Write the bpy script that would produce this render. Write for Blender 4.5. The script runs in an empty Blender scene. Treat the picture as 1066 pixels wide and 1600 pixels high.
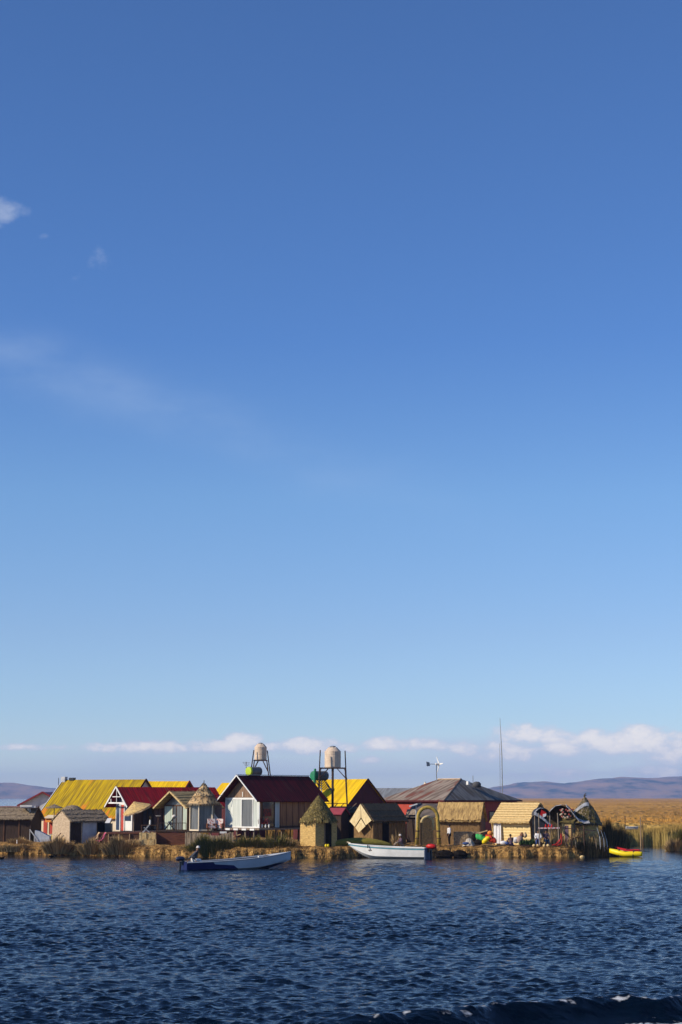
import bpy, bmesh, math, random
import numpy as np
from mathutils import Matrix, Vector
R = math.radians
rnd = random.Random(7)
npr = np.random.RandomState(11)
sc = bpy.context.scene
col = sc.collection

# ------------------------------------------------------------------ camera
F, HC = 2800.0, 4.7
TH = math.atan(446 / F)
cd = bpy.data.cameras.new('camera'); cam = bpy.data.objects.new('camera', cd); col.objects.link(cam)
cam.location = (0, 0, HC); cam.rotation_euler = (math.pi / 2 + TH, 0, 0)
cd.sensor_fit = 'VERTICAL'; cd.sensor_height = 36; cd.lens = 36 * F / 1600
cd.clip_start = .5; cd.clip_end = 40000
sc.camera = cam

def den(py): return math.cos(TH) - (800 - py) / F * math.sin(TH)
def X(px, Y, py=1300): return Y * (px - 533) / F / den(py)
def Z(py, Y): return HC + Y * (math.sin(TH) + (800 - py) / F * math.cos(TH)) / den(py)
G = 0.85                                    # level of the reed island

# ------------------------------------------------------------------ materials
def new_mat(name):
    m = bpy.data.materials.new(name); m.use_nodes = True
    nt = m.node_tree; b = nt.nodes['Principled BSDF']
    return m, nt, b
def c4(c): return (c[0], c[1], c[2], 1)
MATS = {}
def mat(name, c1, c2=None, scale=(1, 1, 1), ns=4, rough=.85, bump=0.0, c3=None, lo=.35, hi=.65, spec=.3, metal=0, bd=.03, island=False, detail=5):
    if name in MATS: return MATS[name]
    m, nt, b = new_mat(name); N, L = nt.nodes, nt.links
    b.inputs['Roughness'].default_value = rough
    b.inputs['Specular IOR Level'].default_value = spec
    b.inputs['Metallic'].default_value = metal
    if c2 is None: c2 = tuple(v * .82 for v in c1)
    tc = N.new('ShaderNodeTexCoord'); mp = N.new('ShaderNodeMapping'); nz = N.new('ShaderNodeTexNoise')
    mp.inputs['Scale'].default_value = scale
    nz.inputs['Scale'].default_value = ns; nz.inputs['Detail'].default_value = detail; nz.inputs['Roughness'].default_value = .6
    L.new(tc.outputs['Object'], mp.inputs['Vector']); L.new(mp.outputs['Vector'], nz.inputs['Vector'])
    cr = N.new('ShaderNodeValToRGB'); e = cr.color_ramp.elements
    e[0].position = lo; e[0].color = c4(c1); e[1].position = hi; e[1].color = c4(c2)
    if c3 is not None:
        n = e.new(.5 * (lo + hi)); n.color = c4(c3)
    if island:
        ge = N.new('ShaderNodeNewGeometry'); mx = N.new('ShaderNodeMath'); mx.operation = 'MULTIPLY_ADD'
        L.new(ge.outputs['Random Per Island'], mx.inputs[0]); mx.inputs[1].default_value = .5
        m2 = N.new('ShaderNodeMath'); m2.operation = 'MULTIPLY'; L.new(nz.outputs['Fac'], m2.inputs[0]); m2.inputs[1].default_value = .5
        L.new(m2.outputs[0], mx.inputs[2]); L.new(mx.outputs[0], cr.inputs['Fac'])
    else:
        L.new(nz.outputs['Fac'], cr.inputs['Fac'])
    L.new(cr.outputs['Color'], b.inputs['Base Color'])
    if bump:
        bp = N.new('ShaderNodeBump'); bp.inputs['Strength'].default_value = bump; bp.inputs['Distance'].default_value = bd
        L.new(nz.outputs['Fac'], bp.inputs['Height']); L.new(bp.outputs['Normal'], b.inputs['Normal'])
    MATS[name] = m; return m
straw_gold = mat('straw_gold', (.66, .43, .13), (.26, .15, .045), (1.2, 1.2, 8), 3, bump=.6, c3=(.52, .37, .17))
straw_lay = mat('straw_layered', (.64, .44, .17), (.30, .19, .07), (6, 6, 1.5), 2, bump=.6)
straw_pale = mat('straw_pale', (.74, .56, .28), (.40, .27, .11), (2.5, 2.5, 6), 2, bump=.4)
straw_wall = mat('straw_wall', (.68, .46, .17), (.34, .21, .07), (2, 2, 11), 1.6, bump=.5)
straw_dull = mat('straw_dull', (.27, .165, .07), (.13, .075, .03), (5, 5, 1.5), 1.5, bump=.5)
straw_brown = mat('straw_brown', (.15, .085, .04), (.07, .04, .02), (5, 5, 1.5), 1.5, bump=.5)
thatch_grey = mat('thatch_grey', (.34, .26, .17), (.10, .075, .05), (3, 3, 3), 2, bump=.8)
thatch_dark = mat('thatch_dark', (.12, .085, .045), (.045, .033, .02), (4, 4, 3), 2, bump=.8)
thatch_green = mat('thatch_olive', (.17, .13, .04), (.04, .03, .012), (2.2, 2.2, 4), 2, bump=.9, bd=.1)
totora = mat('totora_green_gold', (.46, .33, .07), (.26, .17, .035), (3, 3, 3), 2, bump=.3)
totora_pale = mat('totora_pale', (.62, .50, .27), (.42, .32, .14), (3, 3, 3), 3, bump=.3)
reed_olive = mat('reed_olive', (.27, .22, .03), (.15, .12, .02), (1, 5, 5), 3, bump=.4)
wood_brown = mat('wood_brown', (.13, .065, .035), (.06, .03, .02), (8, 8, .6), 2, bump=.3)
wood_red = mat('wood_redbrown', (.15, .055, .03), (.08, .03, .02), (1, 1, 5), 2, bump=.3)
wood_dark = mat('wood_dark', (.06, .035, .025), (.025, .016, .012), (6, 6, 1), 2)
wood_grey = mat('wood_weathered', (.30, .24, .18), (.15, .11, .08), (5, 5, .8), 2, bump=.3)
wood_tan = mat('wood_tan', (.36, .24, .14), (.22, .14, .08), (6, 6, .6), 2, bump=.3)
white = mat('white_paint', (.80, .79, .76), (.66, .65, .62), (1, 1, 1), 1.2, rough=.5)
cream = mat('cream_paint', (.78, .66, .48), (.66, .54, .38), (1, 1, 1), 1.2, rough=.6)
palegrey = mat('pale_grey_paint', (.55, .56, .58), (.40, .41, .44), (1, 1, 1), 1.5, rough=.7)
curtain = mat('curtain_white', (.70, .73, .68), (.40, .44, .40), (6, 6, .15), 1.2, rough=.9)
curtain_green = mat('curtain_greenish', (.52, .60, .50), (.32, .37, .31), (6, 6, .3), 1.5, rough=.9)
glass = mat('window_glass', (.05, .06, .075), (.025, .03, .04), (1, 1, 1), 1, rough=.08, spec=.6)
glass_grey = mat('window_glass_curtained', (.17, .175, .175), (.09, .095, .10), (4, 4, .3), 1.2, rough=.25, spec=.5)
glass_blue = mat('window_glass_blue', (.05, .07, .13), (.03, .045, .08), (3, 3, .4), 1.5, rough=.1, spec=.6)
black = mat('black_cloth_shade', (.012, .010, .009), (.022, .018, .016), (1, 1, 1), 3, rough=1, spec=0)  # black cloth, also the painted dark of shore hollows and openings
black_gloss = mat('black_plastic', (.015, .016, .02), None, (1, 1, 1), 3, rough=.35, spec=.5)
red_roof = mat('red_metal_roof', (.26, .008, .014), (.18, .006, .010), (.5, 3, .5), 1.5, rough=.8, spec=.12)
maroon = mat('maroon_metal', (.075, .007, .010), (.05, .005, .007), (.5, 3, .5), 1.5, rough=.8, spec=.1)
maroon_wall = mat('maroon_wall', (.10, .016, .018), (.06, .01, .012), (3, 3, .4), 1.5, rough=.7)
red_wall = mat('red_painted_boards', (.50, .07, .045), (.32, .045, .03), (4, 4, .4), 2, rough=.7)
red = mat('red_plastic', (.60, .02, .015), (.45, .015, .012), (1, 1, 1), 1, rough=.4)
red_trim = mat('red_trim', (.22, .03, .035), None, (1, 1, 1), 1, rough=.5)
orange = mat('orange_paint', (.75, .25, .03), (.6, .2, .03), (1, 1, 1), 2, rough=.6)
ybright = mat('yellow_plastic', (.85, .66, .01), (.78, .58, .01), (1, 1, 1), 1, rough=.4)
yel_clean = mat('yellow_roof_clean', (.80, .55, .01), (.62, .40, .01), (1.2, .3, .3), 1.5, rough=.6)
lime = mat('lime_cap', (.45, .60, .04), None, (1, 1, 1), 1, rough=.45)
green_cap = mat('green_cap', (.02, .24, .11), (.015, .15, .07), (1, 1, 1), 1, rough=.45)
green_c = mat('green_cloth', (.05, .42, .10), (.03, .25, .07), (1, 1, 1), 3, rough=.7)
tank_m = mat('tank_beige', (.72, .57, .42), (.56, .43, .32), (1, 1, 1), 2, rough=.55)
steel = mat('steel_grey', (.32, .33, .35), (.2, .21, .22), (1, 1, 1), 2, rough=.5, metal=.3)
rust_pole = mat('rusty_pole', (.08, .045, .04), (.04, .025, .024), (1, 1, 1), 4, rough=.8)
teal = mat('teal_gunwale', (.10, .30, .36), (.07, .2, .26), (1, 1, 1), 2, rough=.5)
navy = mat('navy_paint', (.012, .02, .11), (.01, .015, .07), (1, 1, 1), 2, rough=.4)
bluecl = mat('blue_cloth', (.05, .09, .25), (.03, .05, .14), (1, 1, 1), 6, rough=.9)
jean = mat('denim', (.05, .09, .16), (.03, .05, .10), (1, 1, 1), 6, rough=.9)
pinkc = mat('pink_cloth', (.60, .08, .22), (.45, .05, .15), (1, 1, 1), 5, rough=.9)
tanc = mat('tan_cloth', (.62, .45, .27), (.5, .34, .2), (1, 1, 1), 5, rough=.9)
floral = mat('floral_cloth', (.75, .65, .60), (.45, .12, .08), (1, 1, 1), 6, rough=.9, lo=.5, hi=.62)
whitec = mat('white_cloth', (.78, .77, .77), (.64, .62, .63), (1, 1, 1), 3, rough=.9, bump=.3)
purplec = mat('dusk_cloth', (.14, .09, .13), (.07, .05, .07), (1, 1, 1), 6, rough=.9)
skin = mat('skin', (.24, .12, .07), None, (1, 1, 1), 3, rough=.6)
hair = mat('dark_hair', (.015, .012, .01), None, (1, 1, 1), 3, rough=.7)
straw_hat = mat('hat_pale', (.65, .60, .55), None, (1, 1, 1), 3, rough=.8)
tarp = mat('grey_white_tarp', (.66, .66, .67), (.12, .12, .14), (1, 1, 1), 3, rough=.6, bump=.5)
plastic_dark = mat('dark_tarp', (.025, .027, .035), (.05, .052, .06), (1, 1, 1), 3, rough=.5)
leafg = mat('vegetable_leaves', (.06, .12, .03), (.025, .05, .015), (1, 1, 1), 3, rough=.8, island=True)
clay = mat('clay', (.20, .09, .05), None, (1, 1, 1), 3, rough=.8)

def rooftex(name, base, dirt, patch, axis, pcol_thr=.62, low=None):
    """corrugated sheet: streaks down the slope, sheets of slightly different tone, rusty or repainted patches"""
    m, nt, b = new_mat(name); N, L = nt.nodes, nt.links
    tc = N.new('ShaderNodeTexCoord')
    def noise(scale, ns, det=4):
        mp = N.new('ShaderNodeMapping'); mp.inputs['Scale'].default_value = scale
        nz = N.new('ShaderNodeTexNoise'); nz.inputs['Scale'].default_value = ns; nz.inputs['Detail'].default_value = det
        L.new(tc.outputs['Object'], mp.inputs['Vector']); L.new(mp.outputs['Vector'], nz.inputs['Vector']); return nz
    s1 = (2.3, .25, .25) if axis == 'x' else (.25, 2.3, .25)
    s2 = (1.5, .3, .3) if axis == 'x' else (.3, 1.5, .3)
    n1 = noise(s1, 1.6, 7); n2 = noise(s2, 1.1, 2)
    r1 = N.new('ShaderNodeValToRGB'); r1.color_ramp.elements[0].position = .38; r1.color_ramp.elements[1].position = .66
    r1.color_ramp.elements[0].color = c4(base); r1.color_ramp.elements[1].color = c4(dirt)
    L.new(n1.outputs['Fac'], r1.inputs['Fac'])
    r2 = N.new('ShaderNodeValToRGB'); r2.color_ramp.elements[0].position = pcol_thr - .03; r2.color_ramp.elements[1].position = pcol_thr + .03
    if low:     # repainted patches sit along the lower edge
        s3 = N.new('ShaderNodeSeparateXYZ'); L.new(tc.outputs['Object'], s3.inputs[0])
        mr = N.new('ShaderNodeMapRange'); L.new(s3.outputs[2], mr.inputs[0]); mr.inputs[1].default_value = low[0] + low[1]; mr.inputs[2].default_value = low[0] + .2; mr.inputs[3].default_value = -.12; mr.inputs[4].default_value = .10
        ad = N.new('ShaderNodeMath'); ad.operation = 'ADD'; L.new(n2.outputs['Fac'], ad.inputs[0]); L.new(mr.outputs[0], ad.inputs[1]); L.new(ad.outputs[0], r2.inputs['Fac'])
    else:
        L.new(n2.outputs['Fac'], r2.inputs['Fac'])
    mx = N.new('ShaderNodeMix'); mx.data_type = 'RGBA'
    L.new(r2.outputs['Color'], mx.inputs['Factor']); L.new(r1.outputs['Color'], mx.inputs[6]); mx.inputs[7].default_value = c4(patch)
    L.new(mx.outputs[2], b.inputs['Base Color'])
    wv = N.new('ShaderNodeTexWave'); wv.bands_direction = 'X' if axis == 'x' else 'Y'; wv.inputs['Scale'].default_value = 1.3
    L.new(tc.outputs['Object'], wv.inputs['Vector'])
    bp = N.new('ShaderNodeBump'); bp.inputs['Strength'].default_value = .6; bp.inputs['Distance'].default_value = .03
    L.new(wv.outputs['Fac'], bp.inputs['Height']); L.new(bp.outputs['Normal'], b.inputs['Normal'])
    b.inputs['Roughness'].default_value = .75; b.inputs['Specular IOR Level'].default_value = .12
    return m
yel_old = rooftex('yellow_corrugated', (.50, .33, .006), (.22, .145, .015), (.60, .21, .02), 'x', .60, (2.9, 1.1))
red_roof = rooftex('red_sheets', (.27, .008, .014), (.13, .010, .014), (.22, .03, .025), 'y', .66)
maroon = rooftex('maroon_sheets', (.085, .007, .010), (.035, .005, .007), (.07, .016, .014), 'y', .64)
yel_clean = rooftex('yellow_sheets', (.80, .52, .008), (.52, .31, .01), (.62, .33, .02), 'x', .68)
rusty = rooftex('rusty_corrugated', (.33, .27, .22), (.12, .085, .065), (.17, .065, .045), 'x', .57)
greyroof = rooftex('grey_corrugated', (.19, .185, .18), (.07, .07, .07), (.10, .085, .075), 'y', .58)
greyroof_x = rooftex('grey_corrugated_cross', (.26, .28, .30), (.15, .155, .165), (.15, .14, .14), 'x', .62)

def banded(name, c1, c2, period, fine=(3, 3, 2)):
    """overlapping courses of straw: each course pale at the tips, brown where the next begins, in place of overlap shade"""
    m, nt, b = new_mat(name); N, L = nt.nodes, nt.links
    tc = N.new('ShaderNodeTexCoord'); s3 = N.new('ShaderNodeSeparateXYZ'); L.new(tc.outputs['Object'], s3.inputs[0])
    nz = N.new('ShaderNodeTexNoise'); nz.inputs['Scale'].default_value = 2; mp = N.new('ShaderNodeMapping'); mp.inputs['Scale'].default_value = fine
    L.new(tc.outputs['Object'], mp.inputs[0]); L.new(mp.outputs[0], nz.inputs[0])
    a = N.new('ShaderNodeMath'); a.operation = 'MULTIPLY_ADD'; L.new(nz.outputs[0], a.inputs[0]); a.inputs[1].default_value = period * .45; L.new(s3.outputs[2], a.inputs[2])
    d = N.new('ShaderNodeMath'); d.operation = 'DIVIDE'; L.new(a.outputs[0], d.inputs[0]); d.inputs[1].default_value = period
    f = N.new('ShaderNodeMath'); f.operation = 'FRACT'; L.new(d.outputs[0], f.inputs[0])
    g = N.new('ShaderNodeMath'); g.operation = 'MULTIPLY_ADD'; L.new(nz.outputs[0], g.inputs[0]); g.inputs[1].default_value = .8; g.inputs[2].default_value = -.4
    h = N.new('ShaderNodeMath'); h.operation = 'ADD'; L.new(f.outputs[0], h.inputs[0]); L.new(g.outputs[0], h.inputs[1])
    cr = N.new('ShaderNodeValToRGB'); e = cr.color_ramp.elements; e[0].position = .25; e[0].color = c4(c1); e[1].position = .95; e[1].color = c4(c2)  # dark end of each course: browner straw plus painted overlap shade
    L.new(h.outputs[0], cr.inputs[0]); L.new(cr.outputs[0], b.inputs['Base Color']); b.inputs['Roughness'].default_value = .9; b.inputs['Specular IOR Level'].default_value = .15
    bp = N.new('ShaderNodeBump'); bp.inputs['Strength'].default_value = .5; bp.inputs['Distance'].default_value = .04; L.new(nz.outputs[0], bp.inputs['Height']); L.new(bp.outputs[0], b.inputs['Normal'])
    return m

# ------------------------------------------------------------------ mesh builder
class MB:
    def __init__(s, M=None): s.v = []; s.f = []; s.M = M
    def add(s, vs, fs):
        o = len(s.v)
        if s.M is not None: vs = [tuple(s.M @ Vector(p)) for p in vs]
        s.v += [tuple(p) for p in vs]; s.f += [tuple(i + o for i in f) for f in fs]; return s
    def box(s, x0, x1, y0, y1, z0, z1):
        return s.add([(x, y, z) for x in (x0, x1) for y in (y0, y1) for z in (z0, z1)],
                     [(0, 1, 3, 2), (4, 6, 7, 5), (0, 4, 5, 1), (2, 3, 7, 6), (0, 2, 6, 4), (1, 5, 7, 3)])
    def slab(s, pts, t):
        p = [Vector(q) for q in pts]; n = (p[1] - p[0]).cross(p[-1] - p[0]).normalized() * t; k = len(p)
        return s.add([tuple(q) for q in p] + [tuple(q + n) for q in p],
                     [tuple(range(k))[::-1], tuple(range(k, 2 * k))] + [(i, (i + 1) % k, (i + 1) % k + k, i + k) for i in range(k)])
    def prism(s, poly, a, b, axis='y'):
        k = len(poly)
        mk = (lambda q, t: (q[0], t, q[1])) if axis == 'y' else (lambda q, t: (t, q[0], q[1]))
        return s.add([mk(q, a) for q in poly] + [mk(q, b) for q in poly],
                     [tuple(range(k)), tuple(range(2 * k - 1, k - 1, -1))] + [((i + 1) % k, i, i + k, (i + 1) % k + k) for i in range(k)])
    def tube(s, p0, p1, r0, r1=None, n=8): return s.path([p0, p1], [r0, r0 if r1 is None else r1], n)
    def path(s, pts, rr, n=8):
        P = [Vector(p) for p in pts]
        if not hasattr(rr, '__len__'): rr = [rr] * len(P)
        vs, fs = [], []; ref = None
        for i, p in enumerate(P):
            d = (P[min(i + 1, len(P) - 1)] - P[max(i - 1, 0)]).normalized()
            if ref is None: ref = Vector((0, 0, 1)) if abs(d.z) < .9 else Vector((1, 0, 0))
            a = d.cross(ref).normalized(); b = a.cross(d).normalized(); ref = b
            for j in range(n):
                t = 2 * math.pi * j / n; vs.append(tuple(p + (a * math.cos(t) + b * math.sin(t)) * rr[i]))
        for i in range(len(P) - 1):
            for j in range(n):
                fs.append((i * n + j, i * n + (j + 1) % n, (i + 1) * n + (j + 1) % n, (i + 1) * n + j))
        fs.append(tuple(range(n))[::-1]); fs.append(tuple(range((len(P) - 1) * n, len(P) * n)))
        return s.add(vs, fs)
    def beam(s, p0, p1, w, h=None):
        h = w if h is None else h; p0 = Vector(p0); p1 = Vector(p1); d = (p1 - p0).normalized()
        ref = Vector((0, 0, 1)) if abs(d.z) < .9 else Vector((0, 1, 0))
        a = d.cross(ref).normalized() * w / 2; b = a.cross(d).normalized() * h / 2
        return s.add([tuple(p + i * a + j * b) for p in (p0, p1) for i, j in ((-1, -1), (1, -1), (1, 1), (-1, 1))],
                     [(0, 3, 2, 1), (4, 5, 6, 7), (0, 1, 5, 4), (1, 2, 6, 5), (2, 3, 7, 6), (3, 0, 4, 7)])
    def lathe(s, prof, cx=0, cy=0, n=16, jit=0, tilt=0):
        vs, fs = [], []
        for r, z in prof:
            for j in range(n):
                t = 2 * math.pi * j / n; q = r * (1 + (rnd.uniform(-jit, jit) if jit else 0))
                vs.append((cx + q * math.cos(t), cy + q * math.sin(t), z + (rnd.uniform(-jit, jit) * .5 if jit else 0)))
        for i in range(len(prof) - 1):
            for j in range(n):
                fs.append((i * n + j, i * n + (j + 1) % n, (i + 1) * n + (j + 1) % n, (i + 1) * n + j))
        fs.append(tuple(range(n))[::-1]); fs.append(tuple(range((len(prof) - 1) * n, len(prof) * n)))
        return s.add(vs, fs)
    def blob(s, c, r, n=10, m=7, jit=.1):
        vs, fs = [], []
        for i in range(m + 1):
            ph = math.pi * i / m
            for j in range(n):
                t = 2 * math.pi * j / n; k = 1 + rnd.uniform(-jit, jit)
                vs.append((c[0] + r[0] * k * math.sin(ph) * math.cos(t), c[1] + r[1] * k * math.sin(ph) * math.sin(t), c[2] + r[2] * k * math.cos(ph)))
        for i in range(m):
            for j in range(n): fs.append((i * n + j, (i + 1) * n + j, (i + 1) * n + (j + 1) % n, i * n + (j + 1) % n))
        return s.add(vs, fs)
    def blade(s, p, h, w, lx, ly, a):
        dx, dy = math.cos(a) * w / 2, math.sin(a) * w / 2
        x, y, z = p
        return s.add([(x - dx, y - dy, z), (x + dx, y + dy, z), (x + dx * .8 + lx * .4, y + dy * .8 + ly * .4, z + h * .6), (x - dx * .8 + lx * .4, y - dy * .8 + ly * .4, z + h * .6), (x + lx, y + ly, z + h)],
                     [(0, 1, 2, 3), (3, 2, 4)])
    def build(s, name, m, parent=None, smooth=False, fix=True):
        me = bpy.data.meshes.new(name); me.from_pydata(s.v, [], s.f)
        if fix:
            bm = bmesh.new(); bm.from_mesh(me); bmesh.ops.recalc_face_normals(bm, faces=bm.faces)
            bm.to_mesh(me); bm.free()
        me.materials.append(m)
        if smooth:
            for p in me.polygons: p.use_smooth = True
        o = bpy.data.objects.new(name, me); col.objects.link(o)
        if parent: o.parent = parent
        return o
def tag(o, label=None, cat=None, group=None, kind=None):
    if label: o['label'] = label
    if cat: o['category'] = cat
    if group: o['group'] = group
    if kind: o['kind'] = kind
    return o
def thing(name, label, cat, loc, rz=0, group=None):
    o = bpy.data.objects.new(name, None); o.empty_display_size = .3; col.objects.link(o)
    o.location = loc; o.rotation_euler = (0, 0, R(rz)); return tag(o, label, cat, group)
def copy_thing(o, loc, rz=None, label=None):
    c = o.copy(); col.objects.link(c); c.location = loc
    if rz is not None: c.rotation_euler = (0, 0, R(rz))
    if label: c['label'] = label
    for ch in o.children:
        k = ch.copy(); col.objects.link(k); k.parent = c
        for g in ch.children:
            q = g.copy(); col.objects.link(q); q.parent = k
    return c

# ------------------------------------------------------------------ house kit
# footprint x in [-A,0], y in [0,B]; the near corner is the origin; face y=0 looks left-forward, face x=0 looks right-forward
def gable_walls(A, B, zb, ze, zr, ridge):
    mb = MB()
    if ridge == 'y': mb.prism([(-A, zb), (0, zb), (0, ze), (-A / 2, zr), (-A, ze)], 0, B, 'y')
    else: mb.prism([(0, zb), (B, zb), (B, ze), (B / 2, zr), (0, ze)], -A, 0, 'x')
    return mb
def gable_roof(A, B, ze, zr, ridge, o=.3, og=.3, t=.08, layers=1, lt=.07, jit=0):
    mb = MB(); half = (A if ridge == 'y' else B) / 2; sl = (zr - ze) / half
    def P(u, v, z): return (u - A / 2, v, z) if ridge == 'y' else (v, u + B / 2, z)
    v0, v1 = ((-og, B + og) if ridge == 'y' else (-A - og, og))
    for sg in (-1, 1):
        for k in range(layers):
            a, b = k / layers, (k + 1) / layers
            ua, ub = a * (half + o), b * (half + o) + (.1 if layers > 1 and k < layers - 1 else 0)
            za, zb_ = zr - sl * ua + .02, zr - sl * ub + .02 + (lt if layers > 1 else 0)
            nseg = 1 if not jit else 14
            for i in range(nseg):
                w0 = v0 + (v1 - v0) * i / nseg; w1 = v0 + (v1 - v0) * (i + 1) / nseg
                jj = rnd.uniform(-jit, jit)
                q = [P(sg * ua, w0, za), P(sg * (ub + jj), w0, zb_ - sl * jj), P(sg * (ub + jj), w1, zb_ - sl * jj), P(sg * ua, w1, za)]
                if (sg > 0) == (ridge == 'y'): q = q[::-1]
                # extrude upwards
                p = [Vector(x) for x in q]; n = (p[1] - p[0]).cross(p[3] - p[0])
                mb.slab(q, t if n.z > 0 else -t)
    return mb
def rot_face(A, B, face):
    """matrix that maps (u along the face left to right, w outward, z) to house coordinates"""
    if face == 'A': return Matrix(((1, 0, 0, -A), (0, -1, 0, 0), (0, 0, 1, 0), (0, 0, 0, 1)))
    return Matrix(((0, 1, 0, 0), (1, 0, 0, 0), (0, 0, 1, 0), (0, 0, 0, 1)))
def panel(root, A, B, face, u0, u1, z0, z1, name, m, w=.03, w0=-.05):
    return MB(rot_face(A, B, face)).box(u0, u1, w0, w, z0, z1).build(name, m, root)
def window(root, A, B, face, u0, u1, z0, z1, mf=white, mg=glass, fr=.06, name='window', mull=0, proud=.05):
    M_ = rot_face(A, B, face); mb = MB(M_)
    for (a, b, c, d) in ((u0, u1, z1 - fr, z1), (u0, u1, z0, z0 + fr), (u0, u0 + fr, z0 + fr, z1 - fr), (u1 - fr, u1, z0 + fr, z1 - fr)):
        mb.box(a, b, -.02, proud, c, d)
    for k in range(mull):
        u = u0 + (u1 - u0) * (k + 1) / (mull + 1); mb.box(u - fr / 2, u + fr / 2, -.02, proud - .005, z0 + fr, z1 - fr)
    f = mb.build(name, mf, root)
    MB(M_).box(u0 + fr * .6, u1 - fr * .6, -.02, .018, z0 + fr * .6, z1 - fr * .6).build('pane', mg, f)
    return f
def bargeboards(root, A, B, ze, zr, ridge, end, o, og, m, w=.05, h=.16):
    half = (A if ridge == 'y' else B) / 2; sl = (zr - ze) / half; mb = MB()
    if ridge == 'y':
        y = -og - w / 2 if end == 'near' else B + og + w / 2
        c = (-A / 2, y, zr + .08)
        for sg in (-1, 1): mb.beam(c, (-A / 2 + sg * (half + o), y, zr - sl * (half + o) + .06), w, h)
    else:
        x = og + w / 2 if end == 'near' else -A - og - w / 2
        c = (x, B / 2, zr + .08)
        for sg in (-1, 1): mb.beam(c, (x, B / 2 + sg * (half + o), zr - sl * (half + o) + .06), w, h)
    return mb.build('bargeboard', m, root)

straw_tip = mat('straw_tips', (.10, .065, .03), (.66, .48, .22), (.3, .3, .3), 1, c3=(.38, .26, .11), rough=1, island=True, lo=.2, hi=.8, spec=.05)
straw_tip_grey = mat('straw_tips_grey', (.07, .055, .04), (.40, .32, .22), (.3, .3, .3), 1, c3=(.20, .16, .11), rough=1, island=True, lo=.2, hi=.8, spec=.05)
def ragged(root, A, B, ze, zr, ridge, m, o=.25, og=.1, n=260, ln=.22):
    """loose straw ends along the eaves, the gable edges, the ridge and here and there on the slopes"""
    mb = MB(); half = (A if ridge == 'y' else B) / 2; sl = (zr - ze) / half; Lr = B if ridge == 'y' else A
    for k in range(n * 2):
        sg = rnd.choice((-1, 1)); u = (half + o) * (1 if k < n else rnd.random()); v = rnd.uniform(-og, Lr + og)
        if k % 5 == 0: u = (half + o) * rnd.random(); v = rnd.choice((-og, Lr + og))
        if k % 9 == 0: u = .03; 
        z = zr - sl * u + .10
        p = (sg * u - A / 2, v, z) if ridge == 'y' else (v - A, sg * u + B / 2, z)
        d = rnd.uniform(.4, 1) * ln
        dx, dy = (sg * d * .8, rnd.uniform(-.08, .08)) if ridge == 'y' else (rnd.uniform(-.08, .08), sg * d * .8)
        h = -d * sl * .8 if k % 9 else d * .5
        mb.blade(p, h + rnd.uniform(-.03, .05), .07, dx, dy, 1.57 if ridge == 'y' else 0)
    o_ = mb.build('thatch_fringe', m, root, fix=False); o_['kind'] = 'stuff'; return o_
def ragged_cone(root, cx, cy, prof, m, n=500, ln=.22):
    mb = MB()
    for k in range(n):
        i = rnd.randrange(len(prof) - 1); f = rnd.random(); r = prof[i][0] * (1 - f) + prof[i + 1][0] * f + .05; z = prof[i][1] * (1 - f) + prof[i + 1][1] * f + .03
        if k % 3 == 0: r, z = prof[0][0] + .03, prof[0][1] + .08
        a = rnd.uniform(0, 6.28); d = ln * rnd.uniform(.4, 1)
        mb.blade((cx + r * math.cos(a), cy + r * math.sin(a), z), -d, .08, .35 * d * math.cos(a), .35 * d * math.sin(a), a + 1.57)
    o_ = mb.build('thatch_fringe', m, root, fix=False); o_['kind'] = 'stuff'; return o_
def blades_on(mb, pts, h0, h1, w, lean):
    for p in pts:
        a = rnd.uniform(0, 6.28); l = rnd.uniform(0, lean)
        mb.blade(p, rnd.uniform(h0, h1), w, l * math.cos(a), l * math.sin(a), rnd.uniform(0, 3.14))

# numpy-fast blades
def blade_mesh(name, P, H, W, LX, LY, m, seed=0):
    n = len(P); r = np.random.RandomState(seed); a = r.uniform(-.9, .9, n)
    dx, dy = np.cos(a) * W / 2, np.sin(a) * W / 2
    V = np.zeros((n, 5, 3))
    V[:, 0] = P - np.stack([dx, dy, 0 * dx], 1); V[:, 1] = P + np.stack([dx, dy, 0 * dx], 1)
    V[:, 2] = P + np.stack([dx * .8 + LX * .4, dy * .8 + LY * .4, H * .6], 1)
    V[:, 3] = P + np.stack([-dx * .8 + LX * .4, -dy * .8 + LY * .4, H * .6], 1)
    V[:, 4] = P + np.stack([LX, LY, H], 1)
    base = (np.arange(n) * 5)[:, None]
    q = base + np.array([0, 1, 2, 3]); t = base + np.array([3, 2, 4])
    me = bpy.data.meshes.new(name)
    me.vertices.add(n * 5); me.vertices.foreach_set('co', V.ravel())
    loops = np.concatenate([q, t], 1).ravel(); me.loops.add(len(loops)); me.loops.foreach_set('vertex_index', loops.astype(np.int32))
    me.polygons.add(2 * n)
    st = (np.arange(n) * 7)[:, None] + np.array([0, 4]); me.polygons.foreach_set('loop_start', st.ravel().astype(np.int32))
    me.polygons.foreach_set('loop_total', np.tile([4, 3], n).astype(np.int32))
    me.update(calc_edges=True); me.materials.append(m)
    o = bpy.data.objects.new(name, me); col.objects.link(o); return o

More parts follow.
